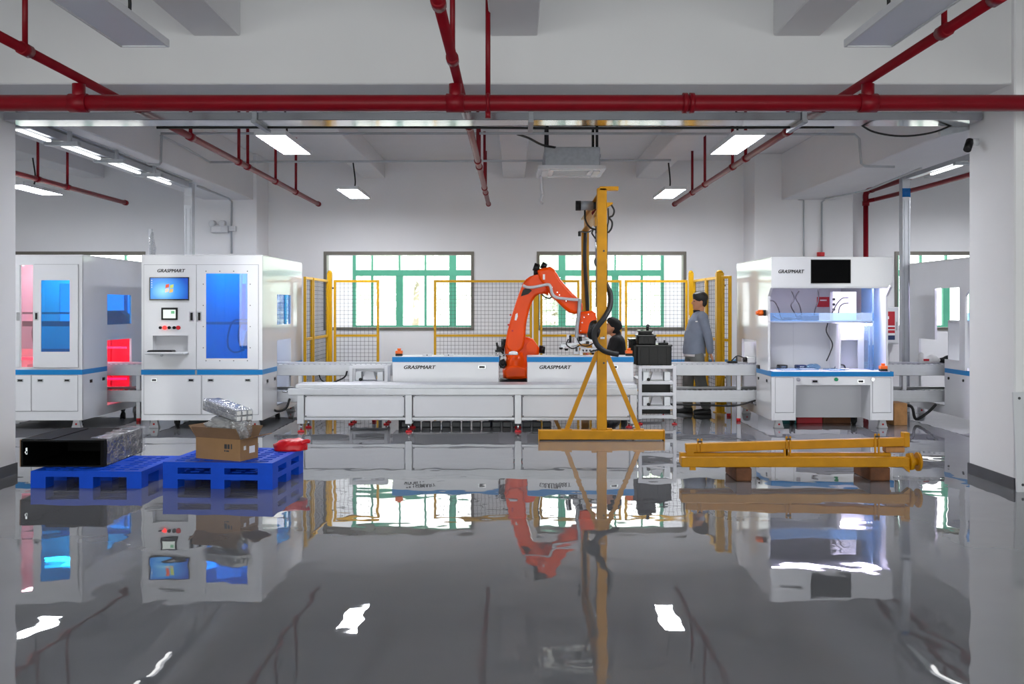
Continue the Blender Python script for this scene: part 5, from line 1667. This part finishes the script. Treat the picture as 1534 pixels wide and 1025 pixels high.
for s in (-1, 1):
    k.caps([(hip[s], .112), (hip[s].lerp(kn[s], .5), .1), (kn[s], .085), (an[s] + Vector((0, 0, .04)), .075)])
k.build('trousers', TROUS, t, remesh=.012, smooth=4)
for s in (-1, 1):
    a = an[s]
    B().caps([(a + Vector((.04, 0, -.045)), .042), (a + Vector((-.06, 0, -.052)), .046), (a + Vector((-.15, 0, -.058)), .038)]).box(a.x - .18, a.x + .08, a.y - .042, a.y + .042, .0, .02, .01).build('shoe', SHOE, t, remesh=.01, smooth=2)

# ---- crouching man behind the gantry post
PYc = 14.1
t = thing('person', 'crouching person in a black jacket bent over behind the gantry post', 'person', (1.6, PYc, 0))
hd = P(917, 491, PYc)
hipc = Vector((1.51, PYc, .62))
chest = Vector((1.47, PYc, 1.0))
neck = Vector((1.455, PYc, 1.13))
sh = {s: Vector((1.46, PYc + s * .17, 1.06)) for s in (-1, 1)}
el = {s: Vector((1.36, PYc + s * .22, .84)) for s in (-1, 1)}
wr = {s: Vector((1.13, PYc + s * .1, .9)) for s in (-1, 1)}
hip = {s: hipc + Vector((0, s * .1, 0)) for s in (-1, 1)}
kn = {s: Vector((1.14, PYc + s * .16, .56 if s < 0 else .46)) for s in (-1, 1)}
an = {s: Vector((1.36 if s < 0 else 1.5, PYc + s * .14, .09)) for s in (-1, 1)}
b = B()
M = head(b, hd, -.55)
b.caps([(hd + Vector((.04, 0, -.06)), .05), (neck, .06), (chest, .13), (chest.lerp(hipc, .5), .12), (hipc, .14)])
for s in (-1, 1):
    b.caps([(sh[s], .058), (el[s], .04), (wr[s], .027)])
    b.caps([(hip[s], .085), (kn[s], .056), (an[s], .04)])
    b.caps([(an[s] + Vector((.02, 0, -.04)), .035), (an[s] + Vector((-.13, 0, -.055)), .03)])
    hand(b, wr[s], (-1, 0, -.1), (0, 0, -1), -s, .35)
b.build('body', SKIN, t, remesh=.0075, smooth=2)
eyes_hair(t, M, 'cap')
j = B()
j.caps([(chest + Vector((.03, 0, .04)), .12), (chest.lerp(hipc, .4) + Vector((.02, 0, 0)), .13), (hipc + Vector((.0, 0, .08)), .14)])
for s in (-1, 1):
    j.caps([(chest + Vector((.02, s * .09, .03)), .125), (hipc + Vector((0, s * .06, .1)), .135)])
    j.caps([(sh[s], .088), (el[s], .066), (wr[s] + Vector((.03, 0, 0)), .048)])
j.ell((neck + Vector((.06, 0, .02))), (.05, .09, .07), None, 2)
j.build('jacket', BLKCLOTH, t, remesh=.012, smooth=4)
B().caps([(chest + Vector((-.09, 0, .05)), .1), (chest + Vector((-.1, 0, -.15)), .1)]).build('shirt', SHIRT, t, remesh=.012, smooth=3)
k = B()
k.caps([(hipc, .16), (hipc + Vector((0, 0, .08)), .15)])
for s in (-1, 1):
    k.caps([(hip[s], .115), (kn[s], .085), (an[s] + Vector((0, 0, .04)), .07)])
k.build('trousers', DARKCLOTH, t, remesh=.013, smooth=4)
for s in (-1, 1):
    a = an[s]
    B().caps([(a + Vector((.04, 0, -.045)), .042), (a + Vector((-.06, 0, -.052)), .046), (a + Vector((-.15, 0, -.058)), .038)]).box(a.x - .18, a.x + .08, a.y - .042, a.y + .042, .0, .02, .01).build('shoe', SHOE, t, remesh=.01, smooth=2)

# ================================================================== foreground: pallets and their loads
PH, NEST = .125, .112
W, D = .96, .88
def make_pallet(label, loc, rz, PH=.125):
    t = thing('plastic_pallet', label, 'pallet', loc, rz, 'blue plastic pallets')
    holes = []
    nx, ny = 7, 8
    for i in range(nx):
        for k in range(ny):
            if i == 3: continue
            x = -W / 2 + .05 + i * (W - .1) / nx
            y = -D / 2 + .05 + k * (D - .1) / ny
            if k in (3, 4) and i in (2, 4): continue
            holes.append((x + .018, x + (W - .1) / nx - .018, y + .03, y + (D - .1) / ny - .02))
    B().sheet('z', -W / 2, W / 2, -D / 2, D / 2, PH - .02, PH, holes).build('deck', PALLET, t, True)
    sk = B().sheet('z', -W / 2, W / 2, -D / 2, D / 2, PH - .048, PH - .0201, [(-W / 2 + .02, W / 2 - .02, -D / 2 + .02, D / 2 - .02)])
    sk.build('deck_skirt', PALLET, t, True)
    rb = B()
    for k in range(1, 8):
        y = -D / 2 + k * D / 8
        rb.box(-W / 2 + .02, W / 2 - .02, y - .008, y + .008, PH - .045, PH - .0201)
    rb.build('deck_ribs', PALLET, t, True)
    for x, wx in ((-W / 2 + .065, .065), (0, .06), (W / 2 - .065, .065)):
        for y, wy in ((-D / 2 + .07, .07), (0, .07), (D / 2 - .07, .07)):
            B().sheet('z', x - wx, x + wx, y - wy, y + wy, 0, PH - .048, [(x - wx + .015, x + wx - .015, y - wy + .015, y + wy - .015)]).build('foot', PALLET, t, True)
    return t
pc = Vector((-2.49, 8.68, 0))
make_pallet('blue plastic pallet lying under the pallet with the open cardboard box', pc, math.radians(-4.5))
make_pallet('blue plastic pallet on top of another, carrying the open cardboard box', pc + Vector((0, 0, .125)), math.radians(-4.5), .1)
make_pallet('blue plastic pallet by the left pillar, carrying the black wrapped housing', Vector((-3.645, 8.71, 0)), math.radians(-1.5), .145)

# black sheet-metal housing in stretch film
z0 = .145
t = thing('metal_housing', 'open black sheet metal housing wrapped in clear film on the left pallet', 'housing', (-3.96, 8.9, z0))
hx0, hx1, hy0, hy1, hz1 = -4.33, -3.6, 8.5, 9.38, z0 + .235
c = B()
c.box(hx0, hx1, hy0, hy1, z0, z0 + .012)
c.box(hx0, hx1, hy0, hy1, hz1 - .012, hz1)
c.box(hx0, hx0 + .012, hy0, hy1, z0 + .012, hz1 - .012)
c.box(hx1 - .012, hx1, hy0, hy1, z0 + .012, hz1 - .012)
c.box(hx0 + .012, hx1 - .012, hy1 - .012, hy1, z0 + .012, hz1 - .012)
c.build('shell', BLACKS, t)
B().sheet('y', hx0, hx1, z0, hz1, hy0 - .004, hy0, [(hx0 + .02, hx1 - .03, z0 + .015, hz1 - .015)]).build('front_flange', BLACKS, t)
B().box(hx0 - .012, hx0, hy0, hy1 - .05, z0, hz1 + .004, .002).build('cardboard_guard', CARDI, t)
B().box(hx0 - .01, hx0 + .25, hy0 + .02, hy1 - .1, hz1 + .0, hz1 + .006).build('cover_sheet', BLACKS, t)
w = B()
n, m_ = 40, 26
prof = []
for k in range(m_):
    f = k / (m_ - 1)
    # cross-section of the film: over the top, down the right side, under the edge
    if f < .55: prof.append((hx1 - .13 + .142 * f / .55, hz1 + .012))
    else: prof.append((hx1 + .014, hz1 + .012 - (hz1 - z0 - .0) * (f - .55) / .45))
rows = []
for i in range(n):
    f = i / (n - 1)
    y = hy0 + .03 + (hy1 + .03 - hy0 - .03) * f
    row = []
    for k, (x, z) in enumerate(prof):
        q = mnoise.noise(Vector((x * 3, y * 16, z * 5))) * .012 + mnoise.noise(Vector((x * 9, y * 30, z * 12))) * .005
        ridge = .012 * max(0, math.sin(y * 42 + 2 * mnoise.noise(Vector((x * 4, 0, z * 4))))) ** 3
        o = q + ridge
        row.append(w.bm.verts.new((x + (o if k > m_ * .5 else 0), y, max(z0 + .004, z + (o if k < m_ * .6 else 0)))))
    rows.append(row)
for a, b2 in zip(rows, rows[1:]):
    for k in range(m_ - 1):
        f = w.bm.faces.new((a[k], a[k + 1], b2[k + 1], b2[k]))
        f.smooth = True
w.build('stretch_film', FILM, t)
B().cyl((hx0 + .05, hy0 - .01, z0 + .13), (hx0 + .05, hy0 - .004, z0 + .13), .012, 10).build('chrome_bolt', CHROME, t)
B().box(hx0 + .045, hx0 + .062, hy0 - .01, hy0 - .003, z0 + .11, z0 + .17, .002).build('latch', CHROME, t)

# open cardboard box
zb = .225
t = thing('cardboard_box', 'open brown cardboard box full of plastic-wrapped parts on the stacked pallets', 'box', (-2.52, 8.5, zb), math.radians(-23))
bw, bd, bh = .24, .12, .185
for nm, a in (('front_wall', (-bw, bw, -bd, -bd + .006, 0, bh)), ('rear_wall', (-bw, bw, bd - .006, bd, 0, bh)), ('side_wall', (-bw, -bw + .006, -bd + .006, bd - .006, 0, bh)), ('side_wall', (bw - .006, bw, -bd + .006, bd - .006, 0, bh)), ('bottom', (-bw + .006, bw - .006, -bd + .006, bd - .006, 0, .006))):
    B().box(*a).build(nm, CARD, t, True)
B().prism([(-bd, bh), (-bd + .006, bh), (-bd - .055, bh + .1), (-bd - .061, bh + .1)], 'x', -bw, bw).build('flap', CARDI, t, True)
B().prism([(bd - .006, bh), (bd, bh), (bd + .07, bh + .09), (bd + .064, bh + .09)], 'x', -bw, bw).build('flap', CARDI, t, True)
B().prism([(bw - .006, bh - .004), (bw, bh - .004), (bw + .15, bh + .035), (bw + .15, bh + .041)], 'y', -bd, bd).build('flap', CARD, t, True)
B().prism([(-bw, bh), (-bw + .006, bh), (-bw - .08, bh + .1), (-bw - .086, bh + .1)], 'y', -bd, bd).build('flap', CARDI, t, True)
B().box(bw, bw + .001, .0, .075, .055, .115).build('white_label', PAPER, t, True)
B().box(bw, bw + .001, -.075, -.045, .09, .125).build('white_label', PAPER, t, True)
sy = B()
for x, z, w_, h_ in ((.07, .1, .028, .04), (.105, .1, .022, .04), (.14, .1, .012, .044), (.07, .075, .012, .015), (.09, .075, .03, .012)):
    sy.box(x, x + w_, -bd - .001, -bd, z, z + h_)
sy.build('printed_mark', DARK, t, True)
M_ = Matrix.Translation((-2.52, 8.5, zb)) @ Matrix.Rotation(math.radians(-23), 4, 'Z')

def crumple(name, c, rad, seed, material, label, cat, amp=.25, freq=9., parent=None):
    b = B()
    b.ell((0, 0, 0), (1, 1, 1), None, 5)
    for v in b.bm.verts:
        p = v.co.copy()
        q = 1 + amp * mnoise.noise(p * 1.6 + Vector((seed, 0, 0))) + amp * .5 * abs(mnoise.noise(p * 4.5 + Vector((0, seed, 0)))) + amp * .15 * mnoise.noise(p * freq)
        v.co = Vector((p.x * rad[0] * q, p.y * rad[1] * q, p.z * rad[2] * q))
    b.move(Matrix.Translation(Vector(c)))
    for f in b.bm.faces: f.smooth = True
    return tag(b.build(name, material), label, cat)
crumple('plastic_bag', M_ @ Vector((.0, .0, .17)), (.2, .09, .14), 3.1, BAG, 'grey plastic bag bulging out of the open cardboard box', 'bag')
crumple('plastic_bag', M_ @ Vector((.15, .0, .27)), (.09, .08, .13), 7.7, FILM, 'clear plastic bag at the right side of the open cardboard box', 'bag')
crumple('plastic_bag', M_ @ Vector((-.02, .02, .3)), (.16, .09, .07), 5.2, BAG, 'grey plastic bag under the wrapped silver profiles', 'bag')
d = M_ @ Vector((0, 0, 0))
a0 = Vector((PX(312, 8.6), 8.72, PZ(612, 8.6)))
a1 = Vector((PX(366, 8.3), 8.3, PZ(626, 8.35)))
ax = (a1 - a0).normalized()
sd = Vector((ax.y, -ax.x, 0)).normalized()
up = sd.cross(ax).normalized()
if up.z < 0: up = -up
for i in range(2):
    for k in range(3):
        c = sd * ((k - 1) * .052) + up * (i * .05)
        t = thing('aluminium_profile', ['lower', 'upper'][i] + ' silver profile in the wrapped bundle on the cardboard box, ' + ['far', 'middle', 'near'][k if sd.y < 0 else 2 - k] + ' one of three', 'profile', a0 + c, 0, 'wrapped silver profiles')
        b = B().bar(a0 + c, a1 + c, .046, .044, up=up, bev=.005)
        b.build('profile_bar', ALU, t)
        e = a1 + c
        B().bar(e, e + ax * .003, .034, .032, up=up).build('white_end', PAPER, t)
f = B()
f.bar(a0 + up * .025 - ax * .03, a1 + up * .025 - ax * .0, .17, .105, up=up, bev=.012)
bmesh.ops.subdivide_edges(f.bm, edges=f.bm.edges[:], cuts=7, use_grid_fill=True)
for v in f.bm.verts:
    v.co += Vector((0, 0, 1)) * mnoise.noise(v.co * 20) * .006
for fc in f.bm.faces: fc.smooth = True
tag(f.build('plastic_wrap', FILM), 'clear plastic wrap round the bundle of silver profiles', 'wrap')

# red bag on the stacked pallets
b = B()
b.loft([((0, 0, 0), .01, .01), ((0, 0, .001), .15, .1), ((0, 0, .05), .16, .09), ((.01, 0, .085), .12, .06), ((.03, 0, .1), .05, .03)], 40)
bmesh.ops.subdivide_edges(b.bm, edges=b.bm.edges[:], cuts=2, use_grid_fill=True)
for v in b.bm.verts:
    q = mnoise.noise(v.co * 14 + Vector((4, 0, 0)))
    v.co += Vector((v.co.x, v.co.y, 0)) * .12 * q
    if v.co.z > .01: v.co.z += .012 * mnoise.noise(v.co * 25) + .1 * max(0, v.co.x) * .3
for fc in b.bm.faces: fc.smooth = True
b.move(Matrix.Translation((PX(435, 8.95), 8.95, zb + .002)))
t = thing('red_bag', 'crumpled red plastic bag at the back corner of the stacked pallets', 'bag', (PX(435, 8.95), 8.95, zb))
b.build('bag_body', REDBAG, t)
B().tube([(PX(452, 8.9), 8.9, zb + .07), (PX(459, 8.9), 8.9, zb + .09), (PX(463, 8.92), 8.92, zb + .085)], .02, 8).build('knot', REDBAG, t)

# ================================================================== yellow beams lying on timber blocks
def block(a, b_, y0, y1, z0, z1, label, m_=WOOD):
    t = thing('timber_block', label, 'block', ((a + b_) / 2, (y0 + y1) / 2, z0), 0, 'timber blocks under the yellow beams')
    B().box(a, b_, y0, y1, z0, z1, .008).build('block', m_, t)
    B().box(a + .02, b_ - .02, y0 - .0008, y0, z0 + .02, z1 - .02).build('end_grain', m_, t)
yb = 8.68
bz0 = .118
block(PX(1100, yb), PX(1123, yb), 8.6, 9.05, 0, bz0, 'dark brown timber block under the left end of the yellow beams')
block(PX(1300, yb), PX(1330, yb), 8.62, 9.05, 0, bz0, 'dark brown timber block under the right end of the yellow beams')
xl, xr_ = PX(1020, yb), PX(1361, yb)
def beam_thing(label):
    return thing('steel_beam', label, 'beam', ((xl + xr_) / 2, yb, bz0), 0, 'yellow steel beams on the floor')
t = beam_thing('lower front yellow steel beam with a round end flange, resting on timber blocks')
B().box(xl, xr_, yb - .04, yb + .04, bz0, bz0 + .085, .006).build('beam', YEL, t)
B().cyl((xr_, yb, bz0 + .045), (xr_ + .03, yb, bz0 + .045), .085, 6).build('end_plate', YEL, t)
B().cyl((xr_ + .03, yb, bz0 + .045), (xr_ + .075, yb, bz0 + .045), .035, 12).build('neck', YEL, t)
B().cyl((xr_ + .075, yb, bz0 + .045), (xr_ + .095, yb, bz0 + .045), .085, 14).build('flange', YEL, t)
B().prism([(xr_ - .06, bz0), (xr_ + .0, bz0 - .05), (xr_ + .0, bz0)], 'y', yb - .03, yb + .03).build('gusset', YEL, t)
B().box(xl + .08, xl + .13, yb - .02, yb + .02, bz0 - .03, bz0).build('lug', YEL, t)
t = beam_thing('lower rear yellow steel beam partly hidden behind the front one')
B().box(xl + .02, xr_ - .1, yb + .14, yb + .22, bz0, bz0 + .1, .006).build('beam', YEL, t)
B().box(xl + .08, xl + .14, yb + .13, yb + .14, bz0 + .06, bz0 + .12).build('lug', YEL, t)
B().box(PX(1180, yb), PX(1187, yb), yb + .125, yb + .14, bz0 + .02, bz0 + .14).build('lug', YEL, t)
t = beam_thing('upper yellow steel beam lying aslant on top, propped at its right end')
y2 = yb + .18
p0 = Vector((PX(1027, y2), y2, .285 - .02))
p0 = P(1027, 680, y2)
p0.z = max(p0.z, bz0 + .1 + .042)
p1 = P(1357, 661.5, y2)
B().bar(p0, p1, .08, .078, bev=.006).build('beam', YEL, t)
for f in (.06, .46, .86):
    p = p0.lerp(p1, f)
    for dx in (-.016, .016):
        B().box(p.x + dx - .008, p.x + dx + .008, y2 - .055, y2 - .04, p.z - (.09 if f > .1 else .03), p.z + .085).build('clamp_plate', YEL, t)
    B().cyl((p.x - .02, y2 - .05, p.z + .06), (p.x + .02, y2 - .05, p.z + .06), .01, 8).build('bolt', DARK, t)
B().box(p1.x - .03, p1.x + .02, y2 - .045, y2 + .045, p1.z - .045, p1.z + .085, .004).build('end_lug', YEL, t)
zt_ = bz0 + .1
pz = p0.lerp(p1, .93).z - .04
block(PX(1325, y2), PX(1354, y2), y2 - .03, y2 + .06, zt_ + .001, pz - .004, 'tan timber block propping the upper yellow beam', WOODL)
